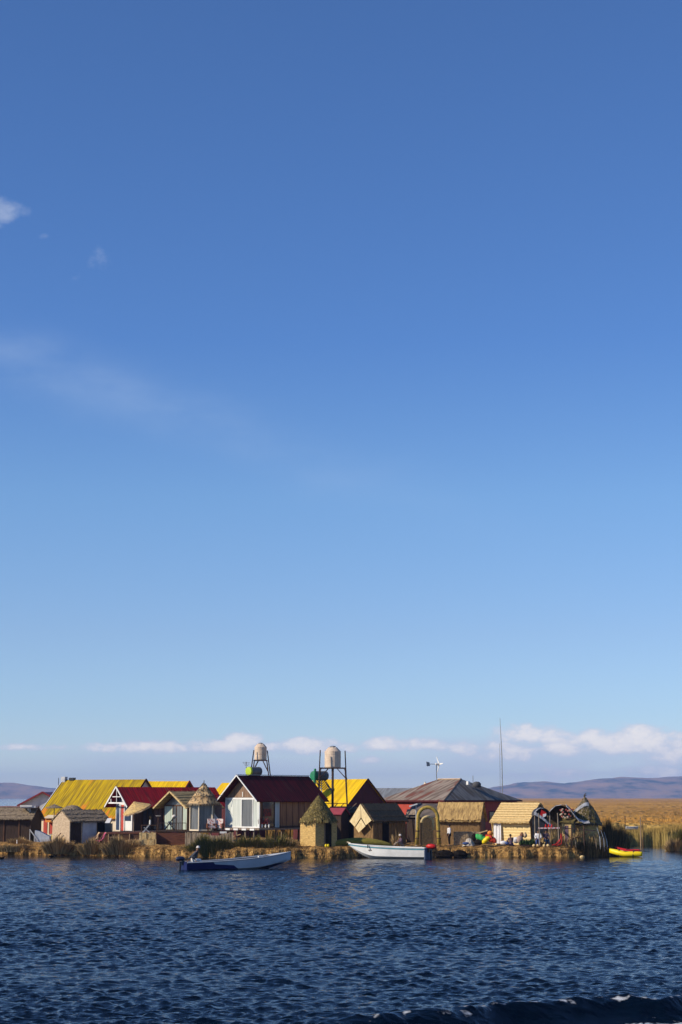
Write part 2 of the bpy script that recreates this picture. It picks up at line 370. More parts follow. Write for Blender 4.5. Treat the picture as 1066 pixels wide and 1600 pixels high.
# ================================================================== WORLD, SUN
SUN_EL, SUN_AZ = R(30), math.atan2(-.93, -.37)      # azimuth from +Y towards +X
sd = Vector((math.sin(SUN_AZ) * math.cos(SUN_EL), math.cos(SUN_AZ) * math.cos(SUN_EL), math.sin(SUN_EL)))
ld = bpy.data.lights.new('sun', 'SUN'); sun = bpy.data.objects.new('sun', ld); col.objects.link(sun)
ld.energy = 5.0; ld.angle = R(.5); ld.color = (1, .88, .70)
sun.rotation_euler = (-sd).to_track_quat('-Z', 'Y').to_euler()
w = bpy.data.worlds.new('World'); sc.world = w; w.use_nodes = True
N, L = w.node_tree.nodes, w.node_tree.links
bg = N['Background']; bg.inputs['Strength'].default_value = SKY_S = .10
sky = N.new('ShaderNodeTexSky'); sky.sky_type = 'NISHITA'; sky.sun_disc = False
sky.sun_elevation = SUN_EL; sky.sun_rotation = SUN_AZ % (2 * math.pi)
sky.altitude = 3000; sky.air_density = 1.1; sky.dust_density = .3; sky.ozone_density = 3.0
def mth(op, a, b=None, c=None, clamp=False):
    n = N.new('ShaderNodeMath'); n.operation = op; n.use_clamp = clamp
    for i, v in enumerate((a, b, c)):
        if v is None: continue
        if isinstance(v, (int, float)): n.inputs[i].default_value = v
        else: L.new(v, n.inputs[i])
    return n.outputs[0]
tc = N.new('ShaderNodeTexCoord'); sp = N.new('ShaderNodeSeparateXYZ'); L.new(tc.outputs['Generated'], sp.inputs[0])
yy = mth('MAXIMUM', sp.outputs[1], .05); U = mth('DIVIDE', sp.outputs[0], yy); V = mth('DIVIDE', sp.outputs[2], yy)
cb = N.new('ShaderNodeCombineXYZ'); L.new(U, cb.inputs[0]); L.new(V, cb.inputs[1])
def nz(scale, sx=1, sy=1, det=6, rough=.6, off=(0, 0, 0)):
    mp = N.new('ShaderNodeMapping'); mp.inputs['Scale'].default_value = (sx, sy, 1); mp.inputs['Location'].default_value = off
    n = N.new('ShaderNodeTexNoise'); n.inputs['Scale'].default_value = scale; n.inputs['Detail'].default_value = det; n.inputs['Roughness'].default_value = rough
    L.new(cb.outputs[0], mp.inputs[0]); L.new(mp.outputs[0], n.inputs[0]); return n.outputs['Fac']
def uv(px, py):
    return (px - 533) / F / den(py), math.tan(TH + math.atan((800 - py) / F))
def ellipse(px, py, wpx, hpx, amp=1, flat=None):
    u, v = uv(px, py); a = mth('DIVIDE', mth('SUBTRACT', U, u), wpx / F)
    dv = mth('SUBTRACT', V, v)
    b = mth('DIVIDE', dv, hpx / F)
    if flat:   # flatter base: squash below centre
        b = mth('MULTIPLY', b, mth('ADD', 1, mth('MULTIPLY', mth('LESS_THAN', dv, 0), flat)))
    e = mth('SUBTRACT', 1, mth('ADD', mth('MULTIPLY', a, a), mth('MULTIPLY', b, b)))
    return mth('MULTIPLY', mth('MAXIMUM', e, -6), amp)
def vmax(lst):
    r = lst[0]
    for q in lst[1:]: r = mth('MAXIMUM', r, q)
    return r
cl = [ellipse(880, 1172, 90, 13, .75), ellipse(720, 1168, 60, 10, .6), ellipse(550, 1168, 60, 8, .5), ellipse(430, 1166, 50, 8, .7), ellipse(180, 1168, 60, 9, .7), ellipse(985, 1165, 130, 32, .9, .7), ellipse(935, 1160, 60, 24, .9, .5), ellipse(1010, 1153, 70, 22, .9, .5), ellipse(825, 1152, 72, 22, .9, .5), ellipse(790, 1170, 80, 20, .6), ellipse(1050, 1180, 70, 20, .8),
      ellipse(625, 1162, 72, 13, .9), ellipse(240, 1167, 90, 12, .85), ellipse(340, 1166, 80, 12, .85), ellipse(382, 1157, 36, 15, .9), ellipse(482, 1165, 62, 14, .9),
      ellipse(45, 1168, 70, 6, .5), ellipse(575, 1188, 22, 7, .5), ellipse(850, 1212, 70, 14, .35), ellipse(1030, 1207, 60, 12, .5),
      ellipse(-200, 1165, 120, 16, .8), ellipse(1350, 1160, 200, 24, .8)]
low = mth('ADD', vmax(cl), mth('MULTIPLY', mth('SUBTRACT', nz(70, 1, 1.6, 9, .62), .405), 2.9))
lowf = N.new('ShaderNodeMapRange'); lowf.interpolation_type = 'SMOOTHSTEP'; L.new(low, lowf.inputs[0]); lowf.inputs[1].default_value = .05; lowf.inputs[2].default_value = 1.0
veil = vmax([ellipse(900, 1180, 330, 30, .9), ellipse(800, 1178, 240, 34, .8), ellipse(980, 1195, 220, 36, .7), ellipse(420, 1172, 200, 14, .6), ellipse(600, 1190, 500, 22, .4)])
veil = mth('ADD', veil, mth('MULTIPLY', mth('SUBTRACT', nz(12, 1, 3, 5, .6, (3, 1, 0)), .5), 2.0))
vf = N.new('ShaderNodeMapRange'); vf.interpolation_type = 'SMOOTHSTEP'; L.new(veil, vf.inputs[0]); vf.inputs[1].default_value = -.2; vf.inputs[2].default_value = .9
wisp = vmax([ellipse(6, 330, 36, 26, .95), ellipse(150, 412, 26, 26, .55), ellipse(115, 432, 26, 14, .35), ellipse(66, 369, 12, 6, .4), ellipse(40, 332, 16, 12, .6), ellipse(-60, 345, 80, 30, .9)])
wisp = mth('ADD', wisp, mth('MULTIPLY', mth('SUBTRACT', nz(42, 1, 1.3, 7, .65, (7, 2, 0)), .5), 3.2))
wf = N.new('ShaderNodeMapRange'); wf.interpolation_type = 'SMOOTHSTEP'; L.new(wisp, wf.inputs[0]); wf.inputs[1].default_value = .05; wf.inputs[2].default_value = 1.5
# long cirrus veil crossing the middle-left of the sky
cu, cv = uv(0, 545)
slope = (uv(700, 790)[1] - cv) / (uv(700, 790)[0] - cu)
dwob = mth('MULTIPLY', mth('SUBTRACT', nz(9, 1, 1, 5, .55, (4, 4, 0)), .5), .045)
dline = mth('SUBTRACT', mth('ADD', V, dwob), mth('ADD', cv, mth('MULTIPLY', mth('SUBTRACT', U, cu), slope)))
band = mth('POWER', 2.718, mth('MULTIPLY', -1, mth('POWER', mth('DIVIDE', dline, 52 / F), 2)))
fade = N.new('ShaderNodeMapRange'); L.new(U, fade.inputs[0]); fade.inputs[1].default_value = uv(900, 700)[0]; fade.inputs[2].default_value = uv(-60, 700)[0]
cirr = mth('MULTIPLY', mth('MULTIPLY', band, fade.outputs[0]), mth('MULTIPLY_ADD', nz(11, 1, 2.4, 7, .6, (1, 5, 0)), 2.6, -.85, clamp=True))
front = mth('GREATER_THAN', sp.outputs[1], .1)
def mixc(fac, a, colr):
    m = N.new('ShaderNodeMix'); m.data_type = 'RGBA'
    L.new(fac, m.inputs['Factor']) if not isinstance(fac, float) else setattr(m.inputs['Factor'], 'default_value', fac)
    L.new(a, m.inputs[6]); m.inputs[7].default_value = colr; return m.outputs[2]
KW = 1 / SKY_S
cc = sky.outputs['Color']
SKYMUL = N.new('ShaderNodeMix'); SKYMUL.data_type = 'RGBA'; SKYMUL.blend_type = 'MULTIPLY'; SKYMUL.inputs['Factor'].default_value = 1
L.new(cc, SKYMUL.inputs[6]); tr_ = N.new('ShaderNodeValToRGB'); tr_.color_ramp.elements[0].position = .015; tr_.color_ramp.elements[1].position = .25
tr_.color_ramp.elements[0].color = (.80, .80, .89, 1)
for p_, c_ in ((.045, (.70, .745, .84, 1)), (.09, (.70, .735, .83, 1)), (.165, (.665, .80, .915, 1))): tr_.color_ramp.elements.new(p_).color = c_
tr_.color_ramp.elements[-1].color = (.50, .70, .955, 1)
L.new(sp.outputs[2], tr_.inputs[0]); sm_ = N.new('ShaderNodeVectorMath'); sm_.operation = 'SCALE'; L.new(tr_.outputs[0], sm_.inputs[0]); sm_.inputs['Scale'].default_value = 1.52
L.new(sm_.outputs[0], SKYMUL.inputs[7]); cc = SKYMUL.outputs[2]
cc = mixc(mth('MULTIPLY', mth('MULTIPLY', cirr, .22), front), cc, (.60 * KW, .72 * KW, .90 * KW, 1))
cc = mixc(mth('MULTIPLY', mth('MULTIPLY', vf.outputs[0], .5), front), cc, (.56 * KW, .62 * KW, .80 * KW, 1))
shd = N.new('ShaderNodeMapRange'); shd.interpolation_type = 'SMOOTHSTEP'; L.new(low, shd.inputs[0]); shd.inputs[1].default_value = .3; shd.inputs[2].default_value = 1.5
ccol = N.new('ShaderNodeMix'); ccol.data_type = 'RGBA'; L.new(shd.outputs[0], ccol.inputs['Factor']); ccol.inputs[6].default_value = (.68 * KW, .72 * KW, .84 * KW, 1); ccol.inputs[7].default_value = (1.06 * KW, 1.0 * KW, .95 * KW, 1)
mcl = N.new('ShaderNodeMix'); mcl.data_type = 'RGBA'; L.new(mth('MULTIPLY', mth('MULTIPLY', lowf.outputs[0], .92), front), mcl.inputs['Factor']); L.new(cc, mcl.inputs[6]); L.new(ccol.outputs[2], mcl.inputs[7]); cc = mcl.outputs[2]
cc = mixc(mth('MULTIPLY', mth('MULTIPLY', wf.outputs[0], .50), front), cc, (.55 * KW, .62 * KW, .78 * KW, 1))
L.new(cc, bg.inputs['Color'])

# ================================================================== HAZE
hz = MB().box(-7000, 7000, -150, 11500, -2.2, 150)
m, nt, b = new_mat('haze_air'); nt.nodes.remove(b)
pv = nt.nodes.new('ShaderNodeVolumePrincipled'); pv.inputs['Density'].default_value = 9.5e-5; pv.inputs['Color'].default_value = (.38, .56, 1.0, 1); pv.inputs['Anisotropy'].default_value = 0
nt.links.new(pv.outputs[0], nt.nodes['Material Output'].inputs['Volume'])
haze = hz.build('haze', m); tag(haze, kind='stuff')

# ================================================================== WATER
def make_water():
    rng = np.random.RandomState(3)
    ys = [2.0]
    while ys[-1] < 9200:
        y = ys[-1]
        d = .35 if y < 30 else .065 if y < 48 else .085 if y < 75 else .15 if y < 110 else .22 if y < 185 else y * .012
        ys.append(y + d)
    ys = np.array([-60, -30, -10.] + ys)
    us = np.concatenate([np.linspace(-1.2, -.26, 16)[:-1], np.linspace(-.26, .26, 720), np.linspace(.26, 1.2, 16)[1:]])
    Yg, Ug = np.meshgrid(ys, us, indexing='ij')
    Xg = np.maximum(np.abs(Yg), 14) * Ug
    Zg = np.zeros_like(Xg); DX = np.zeros_like(Xg); DY = np.zeros_like(Xg)
    n = 64
    lam = .19 * (1.3 / .19) ** (rng.rand(n) ** 1.2)
    ang = R(-82) + rng.randn(n) * .75
    k = 2 * np.pi / lam
    for i in range(n):
        A = lam[i] * .0070
        kx, ky = k[i] * math.cos(ang[i]), k[i] * math.sin(ang[i])
        ph = kx * Xg + ky * Yg + rng.uniform(0, 6.28)
        samp = np.where(Yg < 48, .065, np.where(Yg < 75, .085, np.where(Yg < 110, .15, np.where(Yg < 185, .22, Yg * .012))))
        att = np.clip((lam[i] / samp - 2.0) / 2.0, 0, 1)
        c, s = np.cos(ph), np.sin(ph)
        Zg += A * att * c; DX -= A * att * kx / k[i] * s * 1.0; DY -= A * att * ky / k[i] * s * 1.0
    # gustiness: patches of stronger and weaker chop
    gust = 1 + .22 * np.sin(Xg * .21 + 1.3 * np.sin(Yg * .13)) * np.sin(Yg * .31 + 1.7 * np.sin(Xg * .11))
    calm = np.clip((146 - Yg) / 22, .07, 1) * np.where(Yg > 185, 0, 1) * np.where(Yg < 10, 0, 1)
    Zg *= gust * calm; DX *= gust * calm; DY *= gust * calm
    # the wake swell crossing the near right of the water
    x1, y1 = X(500, Y_W0, 1600), Y_W0
    x2, y2 = X(1066, Y_W1, 1552), Y_W1
    dxl, dyl = x2 - x1, y2 - y1; Ln = math.hypot(dxl, dyl)
    d = (-(Xg - x1) * dyl + (Yg - y1) * dxl) / Ln      # + is farther away
    t = ((Xg - x1) * dxl + (Yg - y1) * dyl) / Ln
    d = d + .25 * np.sin(t * .9) + .12 * np.sin(t * 2.3 + 1)
    env = np.clip((t + 2.5) / 4, 0, 1)
    ridge = .36 * np.exp(-np.where(d > 0, (d / .9) ** 2, (d / .42) ** 2)) - .12 * np.exp(-((d + 1.1) / .6) ** 2)
    Zg += ridge * env
    foam = env * (np.clip(1 - np.abs(d + .05) / .2, 0, 1) * .34 + np.clip((-(d) - .45 - np.clip((7.5 - t) * .3, 0, 9)) / 1.0, 0, 1) * np.clip((t - 1.5) / 5, 0, 1) * .62)
    # wake behind the moving boat and a touch of foam at its stern
    bx, by = X(286, 120, 1350), 120.
    dd = np.hypot((Xg - bx + .6) / 1.6, (Yg - by) / .6); foam = np.maximum(foam, np.clip(1 - dd, 0, 1) * .5)
    DX *= calm; DY *= calm
    co = np.stack([Xg + DX, Yg + DY, Zg], -1).reshape(-1, 3)
    nr, nc = Xg.shape
    idx = np.arange(nr * nc).reshape(nr, nc)
    q = np.stack([idx[:-1, :-1], idx[:-1, 1:], idx[1:, 1:], idx[1:, :-1]], -1).reshape(-1, 4)
    me = bpy.data.meshes.new('water'); me.vertices.add(len(co)); me.vertices.foreach_set('co', co.ravel())
    me.loops.add(q.size); me.loops.foreach_set('vertex_index', q.ravel().astype(np.int32))
    me.polygons.add(len(q)); me.polygons.foreach_set('loop_start', (np.arange(len(q)) * 4).astype(np.int32)); me.polygons.foreach_set('loop_total', np.full(len(q), 4, np.int32))
    me.polygons.foreach_set('use_smooth', np.ones(len(q), bool))
    me.update(calc_edges=True)
    at = me.attributes.new('foam', 'FLOAT', 'POINT'); at.data.foreach_set('value', foam.ravel().astype(np.float32))
    o = bpy.data.objects.new('water', me); col.objects.link(o); tag(o, kind='structure')
    m, nt, b = new_mat('lake_water'); N, L = nt.nodes, nt.links
    b.inputs['Base Color'].default_value = (.0008, .004, .011, 1); b.inputs['Roughness'].default_value = .07
    b.inputs['IOR'].default_value = 1.33; b.inputs['Specular IOR Level'].default_value = .30
    tc = N.new('ShaderNodeTexCoord')
    def noise(scale, s, det=4):
        mp = N.new('ShaderNodeMapping'); mp.inputs['Scale'].default_value = s
        z = N.new('ShaderNodeTexNoise'); z.inputs['Scale'].default_value = scale; z.inputs['Detail'].default_value = det
        L.new(tc.outputs['Object'], mp.inputs[0]); L.new(mp.outputs[0], z.inputs[0]); return z.outputs['Fac']
    n1 = noise(4.6, (1, 1.7, 1), 7)
    bp = N.new('ShaderNodeBump'); bp.inputs['Strength'].default_value = 1; bp.inputs['Distance'].default_value = .13
    sy = N.new('ShaderNodeSeparateXYZ'); L.new(tc.outputs['Object'], sy.inputs[0]); cm = N.new('ShaderNodeMapRange'); L.new(sy.outputs[1], cm.inputs[0])
    cm.inputs[1].default_value = 126; cm.inputs[2].default_value = 143; cm.inputs[3].default_value = .06; cm.inputs[4].default_value = .018; L.new(cm.outputs[0], bp.inputs['Distance'])
    L.new(n1, bp.inputs['Height']); L.new(bp.outputs['Normal'], b.inputs['Normal'])
    fa = N.new('ShaderNodeAttribute'); fa.attribute_name = 'foam'
    n2 = noise(3.2, (1, 1.6, 1), 8)
    a = N.new('ShaderNodeMath'); a.operation = 'MULTIPLY_ADD'; L.new(n2, a.inputs[0]); a.inputs[1].default_value = 2.4; a.inputs[2].default_value = -1.33
    s = N.new('ShaderNodeMath'); s.operation = 'ADD'; L.new(a.outputs[0], s.inputs[0]); L.new(fa.outputs['Fac'], s.inputs[1])
    r = N.new('ShaderNodeMapRange'); L.new(s.outputs[0], r.inputs[0]); r.inputs[1].default_value = .30; r.inputs[2].default_value = .62
    ml = N.new('ShaderNodeMath'); ml.operation = 'MULTIPLY'; gt = N.new('ShaderNodeMath'); gt.operation = 'GREATER_THAN'; gt.inputs[1].default_value = .02
    L.new(fa.outputs['Fac'], gt.inputs[0]); L.new(gt.outputs[0], ml.inputs[0]); L.new(r.outputs[0], ml.inputs[1])
    fo = N.new('ShaderNodeBsdfDiffuse'); fo.inputs['Color'].default_value = (.55, .57, .6, 1)
    mx = N.new('ShaderNodeMixShader'); L.new(ml.outputs[0], mx.inputs[0]); L.new(b.outputs[0], mx.inputs[1]); L.new(fo.outputs[0], mx.inputs[2])
    L.new(mx.outputs[0], N['Material Output'].inputs['Surface'])
    me.materials.append(m)
Y_W0, Y_W1 = HC * 2835 / (1600 - 1246) - .5, HC * 2835 / (1566 - 1246)
make_water()

# ================================================================== HILLS
def make_hills():
    prof = [(-900, 1224), (-400, 1219), (-100, 1226), (0, 1229), (60, 1230), (110, 1234), (300, 1240), (600, 1240), (740, 1237), (785, 1232), (805, 1229), (840, 1228), (868, 1231), (890, 1228), (940, 1222),
            (965, 1218), (1000, 1221), (1040, 1217), (1066, 1215), (1200, 1208), (1500, 1216), (2000, 1226)]
    px = np.array([p[0] for p in prof]); py = np.array([p[1] for p in prof])
    nx, ny = 900, 70
    rng = np.random.RandomState(5)
    xs = np.linspace(-900, 2000, nx); yv = np.linspace(8000, 10800, ny)
    hpx = 1247 - np.interp(xs, px, py)
    Hm = hpx / 2835 * 9300
    V = np.zeros((ny, nx, 3))
    for j, y in enumerate(yv):
        t = (y - 8000) / 1300
        sh = np.clip(t, 0, 1) ** .8 if y <= 9300 else 1 - .4 * (t - 1)
        X_ = (xs - 533) / 2835 * 9300
        n = np.zeros(nx)
        for k in range(7):
            f = .0012 * 1.75 ** k
            n += np.sin(X_ * f + y * f * (.4 + .5 * math.sin(k * 2.1)) + k * 1.9 + 1.5 * np.sin(y * f * .7 + k + X_ * f * .31)) * 20 / 1.42 ** k
        bump = n * min(1, t * 2.2) * max(0, 1 - max(0, t - .75) * 3.2)
        V[j, :, 0] = X_; V[j, :, 1] = y; V[j, :, 2] = 2 + Hm * sh * (1) + bump * .85
    V[0, :, 2] = -.5
    idx = np.arange(nx * ny).reshape(ny, nx)
    q = np.stack([idx[:-1, :-1], idx[:-1, 1:], idx[1:, 1:], idx[1:, :-1]], -1).reshape(-1, 4)
    me = bpy.data.meshes.new('hills'); me.from_pydata(V.reshape(-1, 3).tolist(), [], q.tolist())
    m = mat('hill_grass_and_rock', (.36, .23, .15), (.02, .05, .05), (.0060, .0022, .02), 1.3, c3=(.25, .18, .14), rough=1, lo=.36, hi=.64, spec=0)
    me.materials.append(m); o = bpy.data.objects.new('hills', me); col.objects.link(o); tag(o, kind='structure')
    for p in me.polygons: p.use_smooth = True
make_hills()

# ================================================================== ISLAND GROUND
EDGE = [(-300, 155), (-60, 154), (0, 153.5), (60, 151.5), (130, 149.5), (210, 147), (300, 144), (400, 143), (460, 143.2), (530, 143.6), (575, 145.3), (690, 146.0), (760, 145.2), (850, 145.0), (905, 145.6), (940, 147.5), (955, 150)]
EX = np.array([X(p, y, 1338) for p, y in EDGE]); EY = np.array([y for p, y in EDGE])
def edgeY(x): return float(np.interp(x, EX, EY) + .22 * math.sin(x * 1.7) + .12 * math.sin(x * 4.1 + 1) + .1 * math.sin(x * 9.3))
def gz(x, y):
    d = y - edgeY(x)
    prof = np.interp(d, [-.1, 0, .12, .35, .8, 1.5, 3], [-.5, -.1, .35, .62, .76, .84, G])
    return float(prof) + .05 * math.sin(x * 2.3 + y) + .03 * math.sin(x * 6.1 - y * 3)
xs = np.arange(EX[0], EX[-1] + .01, .2)
offs = [-.1, 0, .06, .12, .22, .35, .55, .8, 1.1, 1.5, 2.2, 3, 4.5, 6, 9, 13, 18, 25, 33, 43]
vs, fs = [], []
for x in xs:
    e = edgeY(x); r = min(1.0, max(.02, (EX[-1] - x) / 7.0)) if x > 14 else 1.0
    for o in offs:
        oo = o if o < 3 else 3 + (o - 3) * r
        y = e + oo; z = gz(x, y) if o < 43 else -.5
        if x > EX[-1] - .5: z = min(z, -.2 + (EX[-1] - x) * 1.6)
        vs.append((x, y, z))
K = len(offs)
for i in range(len(xs) - 1):
    for j in range(K - 1): fs.append((i * K + j, (i + 1) * K + j, (i + 1) * K + j + 1, i * K + j + 1))
gm = MB(); gm.v = vs; gm.f = fs
ground_m = mat('reed_litter', (.48, .29, .10), (.07, .04, .02), (.8, .8, 1.5), 2.2, bump=1, bd=.08, c3=(.28, .16, .055), rough=1, spec=.1)
go = gm.build('ground', ground_m, fix=False); tag(go, kind='structure')

# straw fringe along the cut edge of the island
fringe_m = mat('loose_straw', (.62, .37, .13), (.07, .038, .018), (.25, .25, .25), 2, c3=(.40, .24, .085), rough=1, island=True, lo=.3, hi=.72, spec=.1)
n = 30000
fx = npr.uniform(EX[0] + 3, EX[-1] - .6, n); fe = np.array([edgeY(x) for x in fx]); fd = npr.rand(n) ** 1.6 * 1.5
fy = fe + fd - .04; fzz = np.array([gz(a, b_) for a, b_ in zip(fx, fy)])
P = np.stack([fx, fy, fzz - .12], 1); H = npr.uniform(.10, .34, n) * np.where(fd < .3, 1.0, .6)
H = np.where((fd < .25) & (npr.rand(n) < .45), -npr.uniform(.1, .45, n), H)
o = blade_mesh('straw_fringe', P, H, npr.uniform(.03, .06, n), npr.randn(n) * .12, -np.abs(npr.randn(n)) * .12 - np.where(H < 0, .1, 0), fringe_m, 1)
tag(o, 'loose golden straw hanging along the cut edge of the reed island', 'straw', kind='stuff')
# ================================================================== MARSH
def plain_edge(x):
    return np.where(x < 15, 200, np.interp(x, [15, 19, 40, 90], [186, 181, 179, 178])) + .8 * np.sin(x * .9) + .4 * np.sin(x * 2.7)
def reed_mat():
    m, nt, b = new_mat('totora_marsh'); N, L = nt.nodes, nt.links
    tc = N.new('ShaderNodeTexCoord'); s3 = N.new('ShaderNodeSeparateXYZ'); L.new(tc.outputs['Object'], s3.inputs[0])
    def noise(scale, s, det=4):
        mp = N.new('ShaderNodeMapping'); mp.inputs['Scale'].default_value = s
        z = N.new('ShaderNodeTexNoise'); z.inputs['Scale'].default_value = scale; z.inputs['Detail'].default_value = det
        L.new(tc.outputs['Object'], mp.inputs[0]); L.new(mp.outputs[0], z.inputs[0]); return z.outputs['Fac']
    n1 = noise(1, (.04, .012, .3), 6); n3 = noise(1, (.004, .0012, .3), 4)
    ge = N.new('ShaderNodeNewGeometry')
    ad = N.new('ShaderNodeMath'); ad.operation = 'MULTIPLY_ADD'; L.new(ge.outputs['Random Per Island'], ad.inputs[0]); ad.inputs[1].default_value = .30
    a2 = N.new('ShaderNodeMath'); a2.operation = 'MULTIPLY_ADD'; L.new(n1, a2.inputs[0]); a2.inputs[1].default_value = .55; 
    a3 = N.new('ShaderNodeMath'); a3.operation = 'MULTIPLY'; L.new(n3, a3.inputs[0]); a3.inputs[1].default_value = .35
    L.new(a3.outputs[0], a2.inputs[2]); L.new(a2.outputs[0], ad.inputs[2])
    cr = N.new('ShaderNodeValToRGB'); e = cr.color_ramp.elements
    e[0].position = .38; e[0].color = (.31, .145, .035, 1); e[1].position = .78; e[1].color = (.62, .33, .075, 1); q = e.new(.58); q.color = (.45, .24, .06, 1)
    L.new(ad.outputs[0], cr.inputs['Fac'])
    # greener young stems at the water's edge
    mr = N.new('ShaderNodeMapRange'); L.new(s3.outputs['Y'], mr.inputs[0]); mr.inputs[1].default_value = 205; mr.inputs[2].default_value = 184
    mn = N.new('ShaderNodeMath'); mn.operation = 'MULTIPLY'; L.new(mr.outputs[0], mn.inputs[0])
    mz = N.new('ShaderNodeMapRange'); L.new(s3.outputs['Z'], mz.inputs[0]); mz.inputs[1].default_value = 2.3; mz.inputs[2].default_value = 1.1; mz.inputs[3].default_value = .35
    L.new(mz.outputs[0], mn.inputs[1])
    mx = N.new('ShaderNodeMix'); mx.data_type = 'RGBA'; L.new(mn.outputs[0], mx.inputs['Factor']); L.new(cr.outputs[0], mx.inputs[6]); mx.inputs[7].default_value = (.46, .34, .11, 1)
    L.new(mx.outputs[2], b.inputs['Base Color']); b.inputs['Roughness'].default_value = 1; b.inputs['Specular IOR Level'].default_value = .05
    return m
marsh_m = reed_mat()
def make_marsh():
    rng = np.random.RandomState(8)
    # reed tops as a rough sheet running to the hills
    ys = [0.0]
    while ys[-1] < 7900: ys.append(ys[-1] + max(.8, (ys[-1] + 180) * .012 if ys[-1] > 25 else .8))
    ys = np.array(ys); us = np.linspace(-.115, .62, 300)
    V = []
    for d in ys:
        X0 = us * (185 + d)
        Yv = plain_edge(X0) * (1 if d < 8000 else 1) + d + 1.0
        z = 1.75 + rng.randn(len(us)) * (.10 if d < 300 else .14) + .12 * np.sin(X0 * .07 + d * .03)
        if d == 0: z = z * 0 - .3
        V.append(np.stack([X0, Yv, z], -1))
    V = np.array(V); ny, nx = V.shape[:2]
    idx = np.arange(nx * ny).reshape(ny, nx)
    q = np.stack([idx[:-1, :-1], idx[:-1, 1:], idx[1:, 1:], idx[1:, :-1]], -1).reshape(-1, 4)
    n = 165000
    u = rng.uniform(-.115, .27, n); d = rng.rand(n) ** 2.2 * 150
    d[:66000] = rng.uniform(-.4, 3.5, 66000); u[:66000] = rng.uniform(.09, .26, 66000)
    Xb = u * (180 + d); Yb = plain_edge(Xb) + d - .3
    H = rng.uniform(1.35, 2.05, n) + .15 * np.sin(Xb * .8) + .12 * np.sin(Xb * .23 + Yb * .1)
    P = np.stack([Xb, Yb, np.full(n, -.1)], 1)
    far = (d > 6); P[far, 2] = 1.2; H = np.where(far, H - 1.25, H)
    o = blade_mesh('marsh_reeds', P, H, np.where(far, .06, .045), rng.randn(n) * .12, rng.randn(n) * .1, marsh_m, 4)
    me2 = bpy.data.meshes.new('t'); me2.from_pydata(V.reshape(-1, 3).tolist(), [], q.tolist())
    bm = bmesh.new(); bm.from_mesh(o.data); bm.from_mesh(me2); bm.to_mesh(o.data); bm.free(); bpy.data.meshes.remove(me2)
    tag(o, 'golden brown totora reed marsh stretching to the hills, greener at the waters edge', 'reeds', kind='stuff')
make_marsh()

# ------------------------------------------------------------------ reed clumps
green_blades = mat('reed_green', (.07, .075, .02), (.24, .17, .06), (.3, .3, .3), 2, c3=(.11, .095, .03), rough=1, island=True, lo=.3, hi=.75, spec=.05)
brown_blades = mat('reed_brown', (.16, .10, .045), (.56, .38, .18), (.3, .3, .3), 2, c3=(.36, .235, .105), rough=1, island=True, lo=.3, hi=.72, spec=.05)
dark_blades = mat('reed_dark', (.05, .038, .018), (.32, .20, .08), (.3, .3, .3), 2, c3=(.12, .08, .035), rough=1, island=True, lo=.35, hi=.8, spec=.05)
def clump(px0, px1, pytop, Y, m, label, n=500, z0=None, depth=1.0, seed=1, hj=.45, lean=.35, group=None, wd=.045):
    xa, xb = X(px0, Y), X(px1, Y); cx = (xa + xb) / 2; hw = (xb - xa) / 2
    z0 = gz(cx, Y) - .1 if z0 is None else z0
    h = Z(pytop, Y) - z0; r = np.random.RandomState(seed)
    a = r.uniform(0, 6.28, n); q = np.sqrt(r.rand(n))
    ux, uy = q * np.cos(a), q * np.sin(a)
    Px, Py = ux * hw * .85, uy * depth
    Hh = h * (1 - .5 * ux ** 2 - .25 * uy ** 2) * r.uniform(1 - hj, 1.0, n) * (1 + .12 * np.sin(ux * 7 + seed))
    P = np.stack([Px, Py, 0 * Px], 1)
    o = blade_mesh('reed_clump', P, Hh, r.uniform(wd * .7, wd * 1.3, n), ux * lean * h + r.randn(n) * .12, uy * lean * h + r.randn(n) * .08, m, seed)
    o.location = (cx, Y, z0); tag(o, label, 'reeds', group or 'reed clumps along the island edge'); return o
clump(68, 116, 1302, 150.3, brown_blades, 'brown rounded reed clump in front of the small grey straw hut at the left', 900, z0=.1, seed=1)
clump(124, 166, 1306, 149.3, brown_blades, 'low brown reed clump at the water below the pink deckchair', 800, z0=.1, seed=2)
clump(158, 222, 1303, 148.2, brown_blades, 'wide brown reed clump below the porch of the white fronted house', 1200, z0=.1, seed=3, depth=.8)
clump(286, 376, 1300, 144.8, green_blades, 'large green reed clump behind the motorboat driver', 2200, z0=.05, seed=4, lean=.2)
clump(366, 418, 1301, 145.0, green_blades, 'green reed clump under the stilts of the red roofed house', 900, z0=.4, seed=5)
clump(408, 462, 1298, 144.8, green_blades, 'thin green and brown reeds left of the cone roofed hut', 600, z0=.5, seed=6, hj=.7)
clump(612, 626, 1293, 147.2, brown_blades, 'small tuft of dry reeds before the dark doorway behind the white boat', 70, z0=.7, seed=7, depth=.3, lean=.15)
clump(866, 958, 1311, 147.0, dark_blades, 'low dark brown reed clump at the right tip of the island', 2600, z0=.0, seed=8, depth=1.1, lean=.1, hj=.35)
clump(924, 984, 1276, 151.0, dark_blades, 'tall dark reed clump behind the yellow kayak', 1500, z0=.3, seed=9, depth=1.0, hj=.5, lean=.14)
clump(944, 984, 1282, 156, dark_blades, 'sparse tall reeds standing right of the pointed hut at the channel', 700, z0=-.1, seed=19, depth=1.0, hj=.6, lean=.14)
clump(1044, 1098, 1292, 163.5, green_blades, 'green reed clump cut by the right edge of the photo', 1500, z0=-.1, seed=10, depth=1.2, lean=.12)
clump(1040, 1068, 1305, 162.5, brown_blades, 'rusty brown low reeds at the foot of the rightmost green clump', 500, z0=-.1, seed=11, depth=.8)
